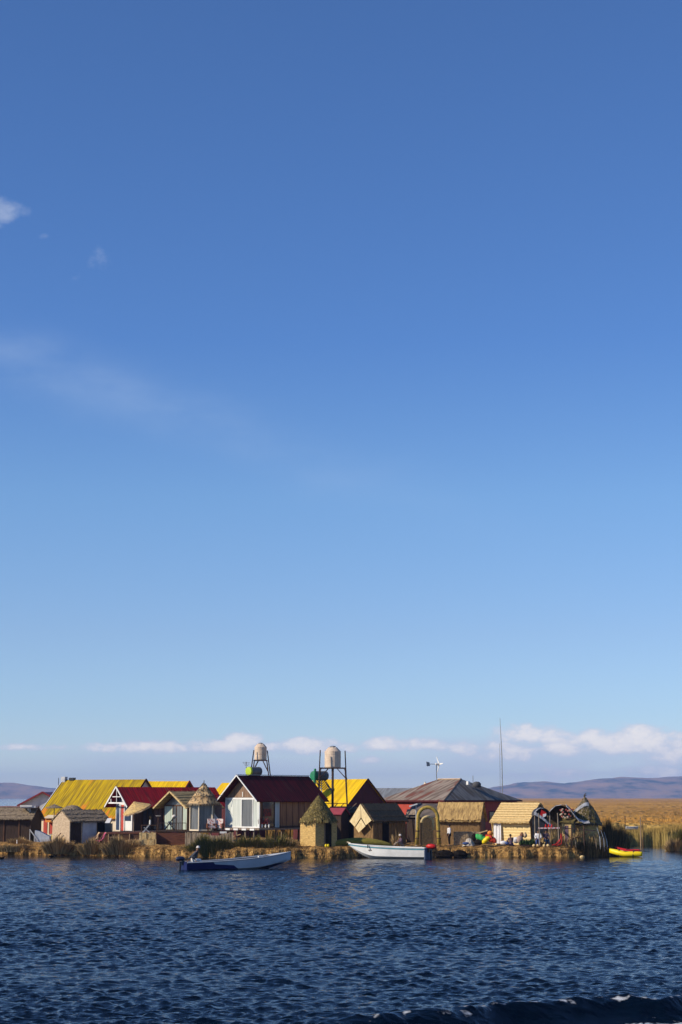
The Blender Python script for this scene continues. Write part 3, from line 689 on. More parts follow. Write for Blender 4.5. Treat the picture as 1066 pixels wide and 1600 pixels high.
clump(-14, 70, 1316, 152.6, brown_blades, 'low brown reeds along the far left shore', 1300, z0=.2, seed=12, depth=.5, lean=.1, hj=.7)
clump(10, 50, 1306, 155, brown_blades, 'brown reeds growing before the dark long hut', 500, z0=.7, seed=13, depth=1)
clump(440, 470, 1306, 144.9, brown_blades, 'tuft of dry reeds touching the left wall of the cone roofed hut', 160, z0=.7, seed=14, depth=.4, hj=.8)
clump(575, 600, 1322, 145.2, green_blades, 'short green grass hidden partly by the white boat bow', 200, z0=.1, seed=15, depth=.3)

# ================================================================== BUILDINGS
def local_root(name, label, cat, px, Y, phi, group=None):
    return thing(name, label, cat, (X(px, Y), Y, 0), -phi, group)

# --- leftmost long dark hut
t = local_root('long_hut', 'long dark brown hut with weathered grey roof at the far left', 'hut', 48, 160, 4)
A, B, ze, zr = 7, 4, Z(1279, 160), Z(1262, 162)
gable_walls(A, B, .7, ze, zr, 'x').build('wall', wood_dark, t)
gable_roof(A, B, ze, zr, 'x', .35, .2, .08, 3, .05, .05).build('roof', thatch_grey, t)
MB().box(-A - .2, .2, B / 2 - .25, B / 2 + .25, zr + .05, zr + .14).build('ridge_cap', mat('pinkish_sheet', (.32, .18, .17), None), t)
ragged(t, A, B, ze, zr, 'x', straw_tip_grey, .35, .2, 260)
for i in range(5): panel(t, A, B, 'A', .5 + i * 1.35, .62 + i * 1.35, .8, ze - .1, 'post', wood_brown, .05)

# --- white gabled building behind
t = local_root('white_building', 'pale gabled building with red roof edge behind the yellow roof at left', 'building', 100, 176, 2)
A, B = 4.2, 7; ze, zr = Z(1257, 176), Z(1239, 176)
gable_walls(A, B, .7, ze, zr, 'y').build('wall', palegrey, t)
gable_roof(A, B, ze, zr, 'y', .35, .35).build('roof', red_trim, t)
bargeboards(t, A, B, ze, zr, 'y', 'near', .35, .35, red_trim)

# --- flat shelter with post
t = thing('flat_shelter', 'small flat white roofed shelter on a slim post beside the dark hut', 'shelter', (X(46, 161), 161, 0))
s = 17.6
MB().box(-.75, .6, -.6, .6, Z(1262, 161), Z(1259, 161)).build('roof', palegrey, t)
MB().box(-.78, .3, -.66, -.6, Z(1260.5, 161), Z(1258, 161)).build('roof_edge', white, t)
MB().tube((.02, 0, .7), (.02, 0, Z(1262, 161)), .05).build('post', palegrey, t)
MB().box(-.25, -.1, .2, .3, Z(1270, 161), Z(1262, 161)).build('lamp', white, t)

# --- big yellow roofed house
t = local_root('yellow_roof_house', 'large house with streaked yellow corrugated roof at the left', 'house', 188, 164, 26)
A, B = 8.9, 8.0; ze, zr = 2.95, 6.28
gable_walls(A, B, .7, ze, zr, 'x').build('wall', cream, t)
gable_roof(A, B, ze, zr, 'x', .25, .12, .06).build('roof', yel_old, t)
bargeboards(t, A, B, ze, zr, 'x', 'far', .2, .12, white)
bargeboards(t, A, B, ze, zr, 'x', 'near', .2, .12, maroon)
MB(Matrix.Translation((-A + .1, B / 2 - .1, 0))).box(-.35, .1, -.2, .25, zr - .3, zr + .35).build('chimney', palegrey, t)
MB(Matrix.Translation((-A + .5, B / 2, 0))).box(.1, .6, -.2, .2, zr + .02, zr + .26).build('vent', black_gloss, t)
MB().tube((-A - .7, B / 2, zr - .9), (-A - .7, B / 2, zr + .25), .03).build('pipe', black_gloss, t)
panel(t, A, B, 'A', .55, .95, .8, 2.85, 'door', red_wall, .05)
for u in (1.15, 1.75): window(t, A, B, 'A', u, u + .5, 1.35, 2.45, wood_tan, red_wall)
MB(rot_face(A, B, 'A')).box(1.1, 2.4, .0, .55, 2.45, 2.75).build('fascia', orange, t)
MB(rot_face(A, B, 'A')).slab([(1.05, .0, 3.05), (2.5, 0, 3.05), (2.5, .75, 2.8), (1.05, .75, 2.8)], .06).build('canopy', cream, t)
MB(rot_face(A, B, 'A')).box(.1, 1.6, .03, .25, .75, 1.3).build('plinth', palegrey, t)
MB(rot_face(A, B, 'A')).box(1.65, 2.5, .03, .27, .75, 1.3).build('plinth', ybright, t)

# --- handrail and white block at its foot
t = thing('ramp', 'white and blue ramp with sloping handrail beside the yellow house', 'ramp', (X(60, 160), 160, 0))
MB().prism([(-.35, .75), (1.0, .75), (1.0, 1.3), (.1, 1.75), (-.3, 1.85)], 0, 1.1).build('ramp_slab', mat('pale_blue_paint', (.50, .56, .66), (.38, .42, .5)), t)
MB().beam((-.75, -.05, Z(1296, 160)), (-.02, -.05, Z(1313, 160)), .05, .09).build('handrail', palegrey, t)
for q in (0, 1): MB().tube((-.72 + q * .4, -.05, .75), (-.72 + q * .4, -.05, 1.8 - q * .45), .03).build('post', palegrey, t)

# --- second yellow roof behind
t = local_root('yellow_roof_house', 'house with narrow strip of yellow roof and red gable end behind the red roof', 'house', 276, 186, 22)
A, B = 7, 5; ze, zr = Z(1250, 186), Z(1221.5, 188)
gable_walls(A, B, .7, ze, zr, 'x').build('wall', maroon_wall, t)
gable_roof(A, B, ze, zr, 'x', .2, .1, .06).build('roof', yel_clean, t)
bargeboards(t, A, B, ze, zr, 'x', 'near', .2, .12, red_wall)

# --- domed thatch hut
t = thing('domed_hut', 'rounded dark thatched hut behind the small grey straw hut', 'hut', (X(112, 156), 156, 0))
prof = [(1.9, .8), (1.9, 2.6), (2.15, 2.75), (1.7, 3.35), (1.1, 3.8), (.5, 4.02), (.02, 4.08)]
MB().lathe([(1.1, .7), (1.15, 2.9)], n=14).build('wall', straw_brown, t)
MB().lathe([(1.42, 2.75), (1.25, 3.2), (.9, 3.7), (.45, 3.98), (.02, 4.05)], n=20, jit=.04).build('roof', thatch_grey, t, True)
# --- small parasol roof behind it
def parasol(px, Y, pyb, pyt, rad, name, label, mroof, tiltx=0, tilty=0, zfloor=G, rim=None):
    t = thing(name, label, 'parasol', (X(px, Y), Y, zfloor))
    zb, zt = Z(pyb, Y) - zfloor, Z(pyt, Y) - zfloor
    MB().tube((0, 0, 0), (0, 0, zt - .1), .04).build('pole', wood_grey, t)
    mb = MB(Matrix.Translation((0, 0, zt)) @ Matrix.Rotation(R(tiltx), 4, 'Y') @ Matrix.Rotation(R(tilty), 4, 'X'))
    mb.lathe([(rad, zb - zt), (rad, zb - zt + .06), (rad * .5, (zb - zt) * .45), (.03, 0)], n=20, jit=.03).build('canopy', mroof, t)
    if rim:
        m2 = MB(Matrix.Translation((0, 0, zt)) @ Matrix.Rotation(R(tiltx), 4, 'Y') @ Matrix.Rotation(R(tilty), 4, 'X'))
        m2.lathe([(rad - .02, zb - zt - .1), (rad + .03, zb - zt - .1), (rad + .03, zb - zt), (rad - .02, zb - zt)], n=26, jit=.04)
        m2.build('rim', rim, t)
    return t
parasol(84, 158, 1263, 1256.5, .75, 'parasol', 'small grey flat parasol over the domed thatch hut', thatch_grey)

# --- grey straw hut
t = local_root('straw_hut', 'small straw hut with pale lit gable and grey thatch at the left', 'hut', 109, 151.5, 46)
A, B = 2.45, 4.05; ze, zr = Z(1283, 151.5), Z(1267.5, 152)
MB().prism([(-A - .08, .7), (0, .7), (0, ze), (-A / 2, zr), (-A, ze)], 0, B).build('wall', mat('straw_bleached', (.56, .43, .29), (.36, .26, .17), (3, 3, 3), 2, bump=.5), t)
gable_roof(A, B, ze, zr, 'y', .22, .05, .1, 3, .06, .06).build('roof', thatch_grey, t)
ragged(t, A, B, ze, zr, 'y', straw_tip_grey, .22, .05, 320)
panel(t, A, B, 'B', .1, 1.15, .8, ze - .05, 'door', wood_dark, .03)
panel(t, A, B, 'B', 1.3, 2.7, .9, ze - .08, 'curtain', palegrey, .05)
panel(t, A, B, 'B', 2.8, 4.2, .8, ze - .08, 'opening', black, .03)
MB().beam((.1, -.9, 1.0), (1.4, -1.0, 1.0), .5, .05).build('doorstep', wood_tan, t)
MB().beam((-1.8, -.25, 1.15), (-.9, -.25, 1.75), .06).build('prop', wood_brown, t)

# --- deckchairs
def deckchair(px, Y, z, label, m):
    t = thing('deckchair', label, 'chair', (X(px, Y), Y, z), 20, 'deckchairs by the straw hut')
    f = MB()
    for s in (-.28, .28):
        f.beam((-.45, s, 0), (.35, s, 1.0), .045); f.beam((.42, s, 0), (-.2, s, .62), .045)
    f.beam((.35, -.3, 1.0), (.35, .3, 1.0), .045); f.beam((-.45, -.3, .05), (-.45, .3, .05), .045)
    f.build('frame', wood_tan, t)
    pts = [(.35, 1.0), (.16, .62), (-.02, .38), (-.22, .27), (-.42, .34)]
    s = MB()
    for a, b in zip(pts, pts[1:]): s.slab([(a[0], -.25, a[1]), (a[0], .25, a[1]), (b[0], .25, b[1]), (b[0], -.25, b[1])], .02)
    s.build('sling', m, t); return t
deckchair(149, 150.3, .85, 'cream sling deckchair between the grey straw hut and the pink one', tanc)
deckchair(159, 149.8, .85, 'pink sling deckchair right of the cream one', pinkc)

# --- red roofed porch house
t = local_root('porch_house', 'red roofed house with white framed gable porch and blue windows', 'house', 203, 157, 56)
A, B = 3.3, 8.8; zb, ze, zr = 1.85, Z(1255, 157), Z(1231, 158.5)
MB().prism([(-A, zb), (0, zb), (0, ze), (-A / 2, zr), (-A, ze)], .32, B).build('wall', wood_brown, t)
w_ = MB(); w_.prism([(-A + .1, zb), (-.1, zb), (-.1, ze - .02), (-A + .1, ze - .02)], .25, .32); w_.build('porch_wall', white, t)
gable_roof(A, B, ze, zr, 'y', .5, .55, .07).build('roof', red_roof, t)
bargeboards(t, A, B, ze, zr, 'y', 'near', .5, .55, white, h=.13)
tr = MB(); y0 = -.5
tr.beam((-A / 2 - .75, y0, ze + .55), (-A / 2 + .75, y0, ze + .55), .05, .07); tr.beam((-A / 2, y0 + .02, ze + .1), (-A / 2, y0 + .02, zr), .06)
tr.beam((-A, y0 + .03, ze + .02), (.0, y0 + .03, ze + .02), .06, .12)
for s in (-1, 1): tr.beam((-A / 2 + s * 1.1, y0 + .04, ze + .05), (-A / 2 + s * 1.1, y0 + .04, ze + .36), .08)
tr.build('truss', white, t)
MB().prism([(-A + .1, ze), (-.1, ze), (-A / 2, zr - .12)], .24, .31).build('gable_board', glass_blue, t)  # dark blue board stands in for the shaded recess of the gable
Mf = Matrix.Translation((0, .25, 0)) @ rot_face(A, B, 'A')
def pf(u0, u1, z0, z1, name, m, w=.04): return MB(Mf).box(u0, u1, -.05, w, z0, z1).build(name, m, t)
pf(.25, .95, zb + .05, ze - .2, 'window', glass_blue)
d = pf(1.2, 1.75, zb, ze - .15, 'door', red_wall); d['label'] = 'red brown door'
MB(Mf).box(1.65, 1.7, .04, .09, zb + .9, zb + 1.0).build('handle', steel, d)
pf(1.95, 3.0, zb + .85, ze - .25, 'window', glass_blue)
for (u, ) in ((1.05,), (1.85,)): pf(u - .06, u + .06, zb, ze - .1, 'post', white, .09)
Mb = rot_face(A, B, 'B')
for i in range(4): window(t, A, B, 'B', 1.2 + i * 1.05, 2.15 + i * 1.05, zb + .1, ze - .15, wood_dark, glass, .06, mull=1)
# --- its deck
t = thing('deck', 'brown timber deck in front of the porch house and its tables', 'deck', (X(205, 153.5), 153.5, 0))
MB().box(-2.6, 3.0, -2.0, 3.2, 1.68, 1.82).build('floorboards', wood_red, t)
MB().box(-2.55, 2.95, -1.95, -1.88, 1.0, 1.68).build('skirt', wood_brown, t)
for i in range(7): MB().tube((-2.5 + i * .88, -2.02, .7), (-2.5 + i * .88, -2.02, 1.7), .06).build('post', wood_tan, t)

parasol(209, 153.5, 1266, 1252.5, 1.2, 'parasol', 'golden straw parasol leaning in front of the red roofed porch house', straw_gold, -19, 12, 1.82, tanc)

# --- cabinet with white lid
t = thing('cabinet', 'black cabinet with tilted white lid left of the porch house door', 'cabinet', (X(170, 153.8), 153.8, 1.82))
MB().box(-.3, .3, -.3, .3, 0, .72).build('body', black_gloss, t)
MB().slab([(-.3, -.3, .72), (.1, -.3, .72), (.2, .3, 1.1), (-.15, .3, 1.1)], .05).build('lid', white, t)

def table(px, Y, z, wd, dp, h, name, label, m=wood_tan, rz=0, group=None):
    t = thing(name, label, 'table' if 'table' in name else 'bench', (X(px, Y), Y, z), rz, group)
    MB().box(-wd / 2, wd / 2, -dp / 2, dp / 2, h - .06, h).build('top' if 'table' in name else 'seat', m, t)
    for sx in (-1, 1):
        for sy in (-1, 1):
            x, y = sx * (wd / 2 - .05), sy * (dp / 2 - .05); MB().box(x - .035, x + .035, y - .035, y + .035, 0, h - .06).build('leg', m, t)
    return t
table(179, 150.8, .86, .75, .6, .62, 'wooden_table', 'small wooden table on the straw below the porch deck')
table(209, 150.6, .8, .95, .45, .45, 'wooden_bench', 'low wooden bench beside the straw blocks')
table(233, 153.0, 1.82, 1.35, .6, .6, 'wooden_table', 'brown table on the deck beside the glazed straw hut', wood_brown, 8)
# plant and folded chair on the table/deck
t = thing('potted_plant', 'slim dark plant in a pale pot on the deck table', 'plant', (X(234.5, 152.8), 152.8, 2.42))
MB().lathe([(.05, 0), (.09, .05), (.08, .3), (.05, .45)], n=10).build('pot', white, t)
mb = MB(); blades_on(mb, [(rnd.uniform(-.05, .05), rnd.uniform(-.05, .05), .42) for _ in range(26)], .2, .5, .06, .35); mb.build('foliage', thatch_dark, t, fix=False)
t = thing('folding_chair', 'black and white folding chair on the deck by the straw blocks', 'chair', (X(229, 151.6), 151.6, 1.82), 15)
f = MB()
for s in (-.2, .2): f.beam((-.3, s, 0), (.22, s, .62), .04); f.beam((.25, s, 0), (-.2, s, .4), .04)
f.build('frame', white, t); MB().box(-.2, .2, -.2, .2, .3, .34).build('seat', black, t); MB().slab([(.08, -.2, .4), (.08, .2, .4), (.24, .2, .65), (.24, -.2, .65)], .03).build('backrest', black, t)
t = thing('satellite_dish', 'small pale dish standing on the deck left of the glazed straw hut', 'dish', (X(247, 152.5), 152.5, 1.82))
MB().tube((0, 0, 0), (0, 0, 1.25), .03).build('stand', wood_brown, t)
MB(Matrix.Translation((0, 0, 1.28))).lathe([(.02, 0), (.16, .03), (.24, .09), (.2, .1)], n=12).build('dish', white, t)

# --- straw blocks
def straw_block(px, Y, z, wx, wy, hh, label, rz=0, tilt=0):
    mb = MB(); n = 7
    for i in range(n):
        x0 = -wx / 2 + wx * i / n; x1 = x0 + wx / n - .01; j = rnd.uniform(-.04, .04)
        mb.box(x0, x1, -wy / 2 + j, wy / 2, 0, hh + rnd.uniform(-.05, .05))
    o = mb.build('straw_bale', straw_pale); o.location = (X(px, Y), Y, z); o.rotation_euler = (0, R(tilt), R(rz))
    return tag(o, label, 'straw bale', 'straw bales by the deck')
straw_block(231, 149.6, 1.30, 1.35, .5, .55, 'upper wide straw bale under the deck table', 3)
straw_block(226, 149.4, .78, .9, .5, .55, 'lower left straw bale of the stack under the deck', 3)
straw_block(239, 149.3, .78, .6, .5, .52, 'lower right upright straw bale of the stack under the deck', 3)
straw_block(214, 149.2, .8, .55, .5, .38, 'small straw bale beside the bench', -4)
straw_block(205, 148.8, .72, .9, .4, .16, 'thin flat straw bale lying left of the stack', -6, 8)

# --- glazed straw gable hut
t = local_root('glazed_straw_hut', 'straw roofed gable hut with glass front and pale curtains', 'hut', 290, 151.5, 36)
A, B = 2.75, 4.0; zb, ze, zr = 2.0, Z(1258, 151.5), Z(1238.5, 152.2)
MB().prism([(-A, zb), (0, zb), (0, ze), (-A / 2, zr), (-A, ze)], .35, B).build('wall', wood_brown, t)
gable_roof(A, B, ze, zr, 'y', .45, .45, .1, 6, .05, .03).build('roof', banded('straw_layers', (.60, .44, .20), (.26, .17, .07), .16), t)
bargeboards(t, A, B, ze, zr, 'y', 'near', .45, .45, straw_pale, .08, .12)
ragged(t, A, B, ze, zr, 'y', straw_tip, .45, .4, 260)
Mf = Matrix.Translation((0, .35, 0)) @ rot_face(A, B, 'A')
MB(Mf).prism([(.2, ze), (A - .2, ze), (A / 2, zr - .2)], -.02, .03).build('gable_board', glass_grey, t)
fr = MB(Mf); fr.box(.05, A - .05, 0, .06, ze - .08, ze + .02)
for u in (.08, 1.05, 1.45, 2.12, 2.66): fr.box(u - .03, u + .03, 0, .07, zb, ze - .08)
fr = fr.build('window_frame', wood_brown, t)
for (u0, u1, m_) in ((.12, 1.02, curtain_green), (1.08, 1.42, glass), (1.48, 2.09, glass_grey), (2.15, 2.63, curtain_green)):
    MB(Mf).box(u0, u1, -.04, .03, zb + .05, ze - .1).build('pane', m_, fr)
t2 = thing('deck', 'deck with reddish brown boarded skirt under the glazed straw hut', 'deck', (X(268, 149.8), 149.8, 0))
MB().box(-1.3, 1.3, 0, 3.6, 1.88, 2.0).build('floorboards', wood_dark, t2)
MB().box(-1.2, 1.22, .05, .12, .8, 1.86).build('skirt', wood_red, t2)
MB().tube((1.28, 0, .7), (1.28, 0, 1.9), .07).build('post', wood_tan, t2)
rl = MB(); rl.beam((-1.25, .05, 2.62), (1.2, .05, 2.62), .05)
for i in range(9): rl.beam((-1.25 + i * .306, .05, 2.0), (-1.25 + i * .306, .05, 2.62), .035)
rl.build('railing', wood_dark, t2)
t = thing('lounge_chair', 'dark reclining chair with pale headrest before the glazed straw hut', 'chair', (X(266, 151.0), 151.0, 2.0), 0)
f = MB(); f.beam((-.4, -.2, .1), (.35, -.2, 1.15), .07); f.beam((-.4, .2, .1), (.35, .2, 1.15), .07); f.beam((.4, -.2, 0), (-.1, -.2, .6), .05); f.beam((.4, .2, 0), (-.1, .2, .6), .05)
f.build('frame', black_gloss, t)
MB().slab([(-.35, -.22, .22), (-.35, .22, .22), (.3, .22, 1.1), (.3, -.22, 1.1)], .04).build('sling', purplec, t)
MB().blob((.32, -.02, 1.12), (.2, .16, .16)).build('headrest', straw_hat, t)

# --- conical gazebo
t = thing('round_gazebo', 'small gazebo with pointed layered straw roof and curtained glass', 'gazebo', (X(318, 149.8), 149.8, 0), 14)
n6 = 6; rr = 1.12; zb, zt = 2.0, Z(1257, 149.8)
MB().lathe([(rr - .08, zb + .05), (rr - .08, zt)], n=6).build('wall', glass_grey, t)
fr = MB()
for k in range(6):
    a = 2 * math.pi * k / 6; p = (rr * math.cos(a), rr * math.sin(a)); a2 = a + math.pi / 3; p2 = (rr * math.cos(a2), rr * math.sin(a2))
    fr.tube((p[0], p[1], zb), (p[0], p[1], zt), .06)
    fr.beam((p[0], p[1], zb + .05), (p2[0], p2[1], zb + .05), .06, .12)
fr.build('frame', cream, t)
rp = Z(1224, 149.8)
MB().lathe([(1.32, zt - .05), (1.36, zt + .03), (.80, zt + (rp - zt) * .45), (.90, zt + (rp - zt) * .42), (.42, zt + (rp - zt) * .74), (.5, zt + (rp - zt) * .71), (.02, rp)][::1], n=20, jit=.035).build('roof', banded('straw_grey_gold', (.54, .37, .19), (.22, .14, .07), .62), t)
ragged_cone(t, 0, 0, [(1.36, zt), (.85, zt + (rp - zt) * .44), (.45, zt + (rp - zt) * .73), (.05, rp)], straw_tip_grey, 420)
MB().tube((0, 0, rp - .1), (0, 0, rp + .28), .05, .02).build('finial', wood_dark, t)
MB().beam((.55, -1.2, zt + .75), (1.5, -1.2, zt + .75), .04).build('bracket', wood_dark, t)
t2 = thing('deck', 'dark deck with white slab ends under the gazebo and armchairs', 'deck', (X(326, 148.6), 148.6, 0))
MB().box(-1.9, 1.9, -.3, 3, 1.86, 2.0).build('floorboards', wood_dark, t2)
for x in (-1.8, .2, 1.75): MB().tube((x, -.2, .7), (x, -.2, 1.86), .06).build('post', wood_tan, t2)
MB().box(.95, 1.5, -.36, -.3, 1.8, 1.96).build('slab_end', white, t2)

def armchair(px, Y, z, label, rz):
    t = thing('armchair', label, 'chair', (X(px, Y), Y, z), rz, 'floral armchairs by the gazebo')
    MB().box(-.32, .32, -.3, .3, .22, .42).build('seat', floral, t)
    MB().slab([(-.32, .2, .42), (.32, .2, .42), (.32, .34, .95), (-.32, .34, .95)], .1).build('backrest', floral, t)
    for s in (-.36, .36): MB().box(s - .05, s + .05, -.3, .3, .22, .6).build('armrest', wood_red, t)
    for sx in (-.3, .3):
        for sy in (-.25, .25): MB().box(sx - .03, sx + .03, sy - .03, sy + .03, 0, .22).build('leg', wood_red, t)
armchair(331, 148.6, 2.0, 'floral armchair standing right beside the gazebo post', 15)
armchair(341.5, 148.8, 2.0, 'floral armchair standing against the white curtained house', -10)
t = thing('white_drape', 'white cloth drape hanging between the gazebo and the curtained house', 'cloth', (X(328, 149.6), 149.6, 2.0))
mb = MB()
for i in range(6):
    x0, x1 = -.3 + i * .22, -.08 + i * .22
    mb.slab([(x0, .05 * (i % 2), .3), (x1, .05 * ((i + 1) % 2), .3), (x1, .05 * ((i + 1) % 2), 2.0 - max(0, (x1 + .1)) * 1.3), (x0, .05 * (i % 2), 2.0 - max(0, (x0 + .1)) * 1.3)], .02)
mb.build('drape', whitec, t)
MB().box(-.45, .95, .25, .3, 0, 2.1).build('back_panel', mat('mauve_board', (.20, .15, .14), (.13, .1, .1)), t)

# --- reed screen below the gazebo
mb = MB()
for i in range(46):
    x = -1.95 + i * .085; hh = 1.12 + rnd.uniform(-.06, .04) - (.28 * math.exp(-((x - .3) / .8) ** 2)); mb.box(x, x + .08, rnd.uniform(-.03, .03), .08, 0, hh)
o = mb.build('reed_screen', mat('reed_screen_grey', (.48, .38, .26), (.22, .16, .10), (5, 5, .8), 2)); o.location = (X(327, 147.6), 147.6, .78); tag(o, 'pale reed screen fence under the gazebo deck', 'screen')

# --- main red roofed house
t = local_root('red_roof_house', 'house on stilts with maroon roof, white curtained gable and plank wall', 'house', 403, 147, 42)
A, B = 3.95, 7.6; zb, ze, zr = 2.28, Z(1247, 147), Z(1213, 148.2)
MB().prism([(-A, zb), (0, zb), (0, ze), (-A / 2, zr), (-A, ze)], .25, B).build('wall', mat('plank_wall', (.44, .21, .09), (.22, .10, .05), (2.5, 2.5, .25), 1.6, bump=.3), t)
gable_roof(A, B, ze, zr, 'y', .38, .5, .07).build('roof', maroon, t)
bargeboards(t, A, B, ze, zr, 'y', 'near', .38, .5, white, h=.09)
MB().box(-A / 2 - .12, -A / 2 + .12, -.5, B + .5, zr + .1, zr + .15).build('ridge_cap', steel, t)
Mf = Matrix.Translation((0, .25, 0)) @ rot_face(A, B, 'A')
MB(Mf).prism([(.25, ze + .05), (A - .25, ze + .05), (A / 2, zr - .25)], -.02, .04).build('gable_board', mat('gable_planks', (.30, .19, .12), (.15, .09, .06), (4, 4, .4), 2), t)
MB(Mf).box(A / 2 - .02, A / 2 + .05, .04, .07, ze + .1, ze + .5).build('lamp', white, t)
fr = MB(Mf); fr.box(.0, A, 0, .07, ze - .12, ze + .03); fr.box(0, A, 0, .07, zb - .02, zb + .08)
for u in (.03, 1.88, 3.16, 3.92): fr.box(u - .03, u + .03, 0, .08, zb + .08, ze - .12)
fr = fr.build('window_frame', white, t)
for (u0, u1, m_, nm) in ((.06, 1.85, curtain, 'curtain'), (1.91, 3.13, glass_grey, 'pane'), (3.19, 3.89, curtain, 'curtain')):
    MB(Mf).box(u0, u1, -.04, .03, zb + .08, ze - .12).build(nm, m_, fr)
# side: open corner window, patterned red cloth, pale post, planks
window(t, A, B, 'B', .45, 1.9, zb + .05, ze - .12, wood_brown, glass, .06)
MB(rot_face(A, B, 'B')).box(.6, 1.5, .02, .06, zb + .9, zb + 1.5).build('red_cloth', mat('red_patterned', (.30, .05, .03), (.10, .05, .04), (1, 1, 1), 6, lo=.45, hi=.55), t)
panel(t, A, B, 'B', 1.95, 2.45, zb, ze - .12, 'curtain', curtain, .05)
for i in range(7): panel(t, A, B, 'B', 2.6 + i * .72, 2.63 + i * .72, zb, ze - .1, 'batten', wood_brown, .02)
panel(t, A, B, 'B', 2.5, 7.5, zb + .02, zb + .12, 'rail', wood_brown, .06)
MB().box(-A - .1, .9, -.75, B, zb - .17, zb - .03).build('deck_floor', wood_grey, t)
for i in range(5):
    MB().box(-A + .1 + i * .93, -A + .6 + i * .93, -.8, -.75, zb - .2, zb - .06).build('slab_end', white, t)
for i in range(5):
    for j, y in enumerate((-.5, 3, 6.8)): MB().tube((-A + .1 + i * .98, y, .6), (-A + .1 + i * .98, y, zb - .17), .07).build('stilt', wood_grey, t)
MB().beam((-A + .2, -.6, 1.25), (-A + 2.6, -.6, 1.75), .06).build('brace', wood_tan, t)

# flowers at the house corner
t = thing('flower_pot', 'red flowers in pale vases by the corner window of the maroon roofed house', 'plant', (X(410, 147.3), 147.3, 2.28))
for k in range(4): MB().lathe([(.04, 0), (.07, .1), (.04, .3)], -.3 + k * .28, 0, 8).build('vase', white, t)
mb = MB(); blades_on(mb, [(rnd.uniform(-.35, .6), rnd.uniform(-.1, .1), .3) for _ in range(60)], .1, .6, .07, .3); mb.build('flowers', red_trim, t, fix=False)

# --- water towers
def water_tower(px, Y, pyt, pyb, rad, legs, label, poles=()):
    t = thing('water_tower', label, 'water tower', (X(px, Y), Y, 0), 0, 'water towers above the roofs')
    zt, zp = Z(pyt, Y), Z(pyb, Y); h = zt - zp
    tk = MB().lathe([(rad * .96, zp + .04), (rad, zp + .12), (rad, zp + h * .28), (rad * .97, zp + h * .30), (rad, zp + h * .32), (rad, zp + h * .56), (rad * .97, zp + h * .58), (rad, zp + h * .60), (rad, zp + h * .76), (rad * .55, zp + h * .93), (rad * .3, zp + h * .95)], n=24).build('tank', tank_m, t, False)
    mb = MB()
    for k in range(8):
        a = 2 * math.pi * k / 8; mb.beam((rad * .98 * math.cos(a), rad * .98 * math.sin(a), zp + h * .74), (rad * .45 * math.cos(a), rad * .45 * math.sin(a), zp + h * .95), .07, .07)
    mb.build('ribs', tank_m, tk)
    MB().lathe([(rad * .36, zp + h * .93), (rad * .36, zt), (rad * .2, zt + .03)], n=14).build('lid', steel, tk)
    q = legs['half']
    MB().box(-q, q, -q, q, zp - .06, zp + .03).build('platform', rust_pole, t)
    for sx in (-1, 1):
        for sy in (-1, 1):
            MB().tube((sx * q * legs.get('splay', 1.25), sy * q * legs.get('splay', 1.25), .7), (sx * q * .95, sy * q * .95, zp + (legs['up'] if (sx, sy) in poles else 0)), .05).build('leg', rust_pole, t)
    def brace(p, q, w): MB().beam(p, q, w).build('brace', rust_pole, t)
    for z0 in legs['rails']:
        k = .97 + (legs.get('splay', 1.25) - .97) * (zp - z0) / (zp - .7)
        for s in (-1, 1): brace((-q * k, s * q * k, z0), (q * k, s * q * k, z0), .05); brace((s * q * k, -q * k, z0), (s * q * k, q * k, z0), .05)
    for s in (-1, 1):
        for k in (-1, 1): brace((k * q * 1.1, s * q * 1.1, zp - 1.0), (k * q * .35, s * q * .9, zp - .06), .045); brace((s * q * 1.1, k * q * 1.1, zp - 1.0), (s * q * .9, k * q * .35, zp - .06), .045)
    return t
water_tower(406.5, 165, 1161, 1188, .56, {'half': .62, 'splay': 2.6, 'up': .9, 'rails': (4.9, 6.3)}, 'beige water tank on a steel tower above the maroon roof, left of the two', ((1, 1), (-1, -1)))
t = water_tower(520, 156, 1166, 1200, .70, {'half': 1.12, 'up': 1.5, 'rails': (2.9, 4.2)}, 'beige water tank on a tall open tower before the yellow roof, right of the two', ((1, 1), (-1, -1)))
MB().tube((0, -.9, .7), (0, -.9, Z(1200, 156)), .10).build('mast', rust_pole, t)
def heater(px, Y, pyc, rad, ln, m, label, rz=0, zlow=0, stand=True):
    t = thing('solar_heater', label, 'water heater', (X(px, Y), Y, 0), rz, 'solar water heaters on the roofs')
    z = Z(pyc, Y)
    b = MB().path([(0, 0, z), (ln, 0, z)], [rad * .97, rad * .97], 16).build('barrel', mat('heater_grey', (.14, .15, .17), (.09, .1, .11)), t)
    MB().path([(-.08, 0, z), (-.05, 0, z), (.1, 0, z)], [rad * .5, rad * .95, rad * 1.04], 16).build('end_cap', m, t)
    MB().path([(ln - .05, 0, z), (ln + .06, 0, z), (ln + .1, 0, z)], [rad * 1.03, rad, rad * .5], 16).build('end_cap', mat('cap_dark_grey', (.12, .12, .13)), t)  # far end cap in plain dark grey
    mb = MB()
    for i in range(7): mb.tube((.1 + i * (ln - .2) / 6, -.1, z - rad * .8), (.1 + i * (ln - .2) / 6, -.9, z - 1.25), .035)
    mb.build('tubes', black_gloss, t)
    fr = MB()
    for x in (.1, ln - .1): fr.beam((x, .3, z), (x, .3, zlow), .05); fr.beam((x, .3, z - .1), (x, -.9, z - 1.3), .04); fr.beam((x, -.9, z - 1.3), (x, -.9, zlow), .04)
    fr.build('frame', steel, t); return t
heater(388, 163.5, 1205, .40, 1.3, lime, 'solar water heater with lime green end cap beside the left water tower', 48, 3.6)
heater(490, 157.5, 1212, .42, 1.45, green_cap, 'solar water heater with green end cap beside the right water tower', 48, .8)
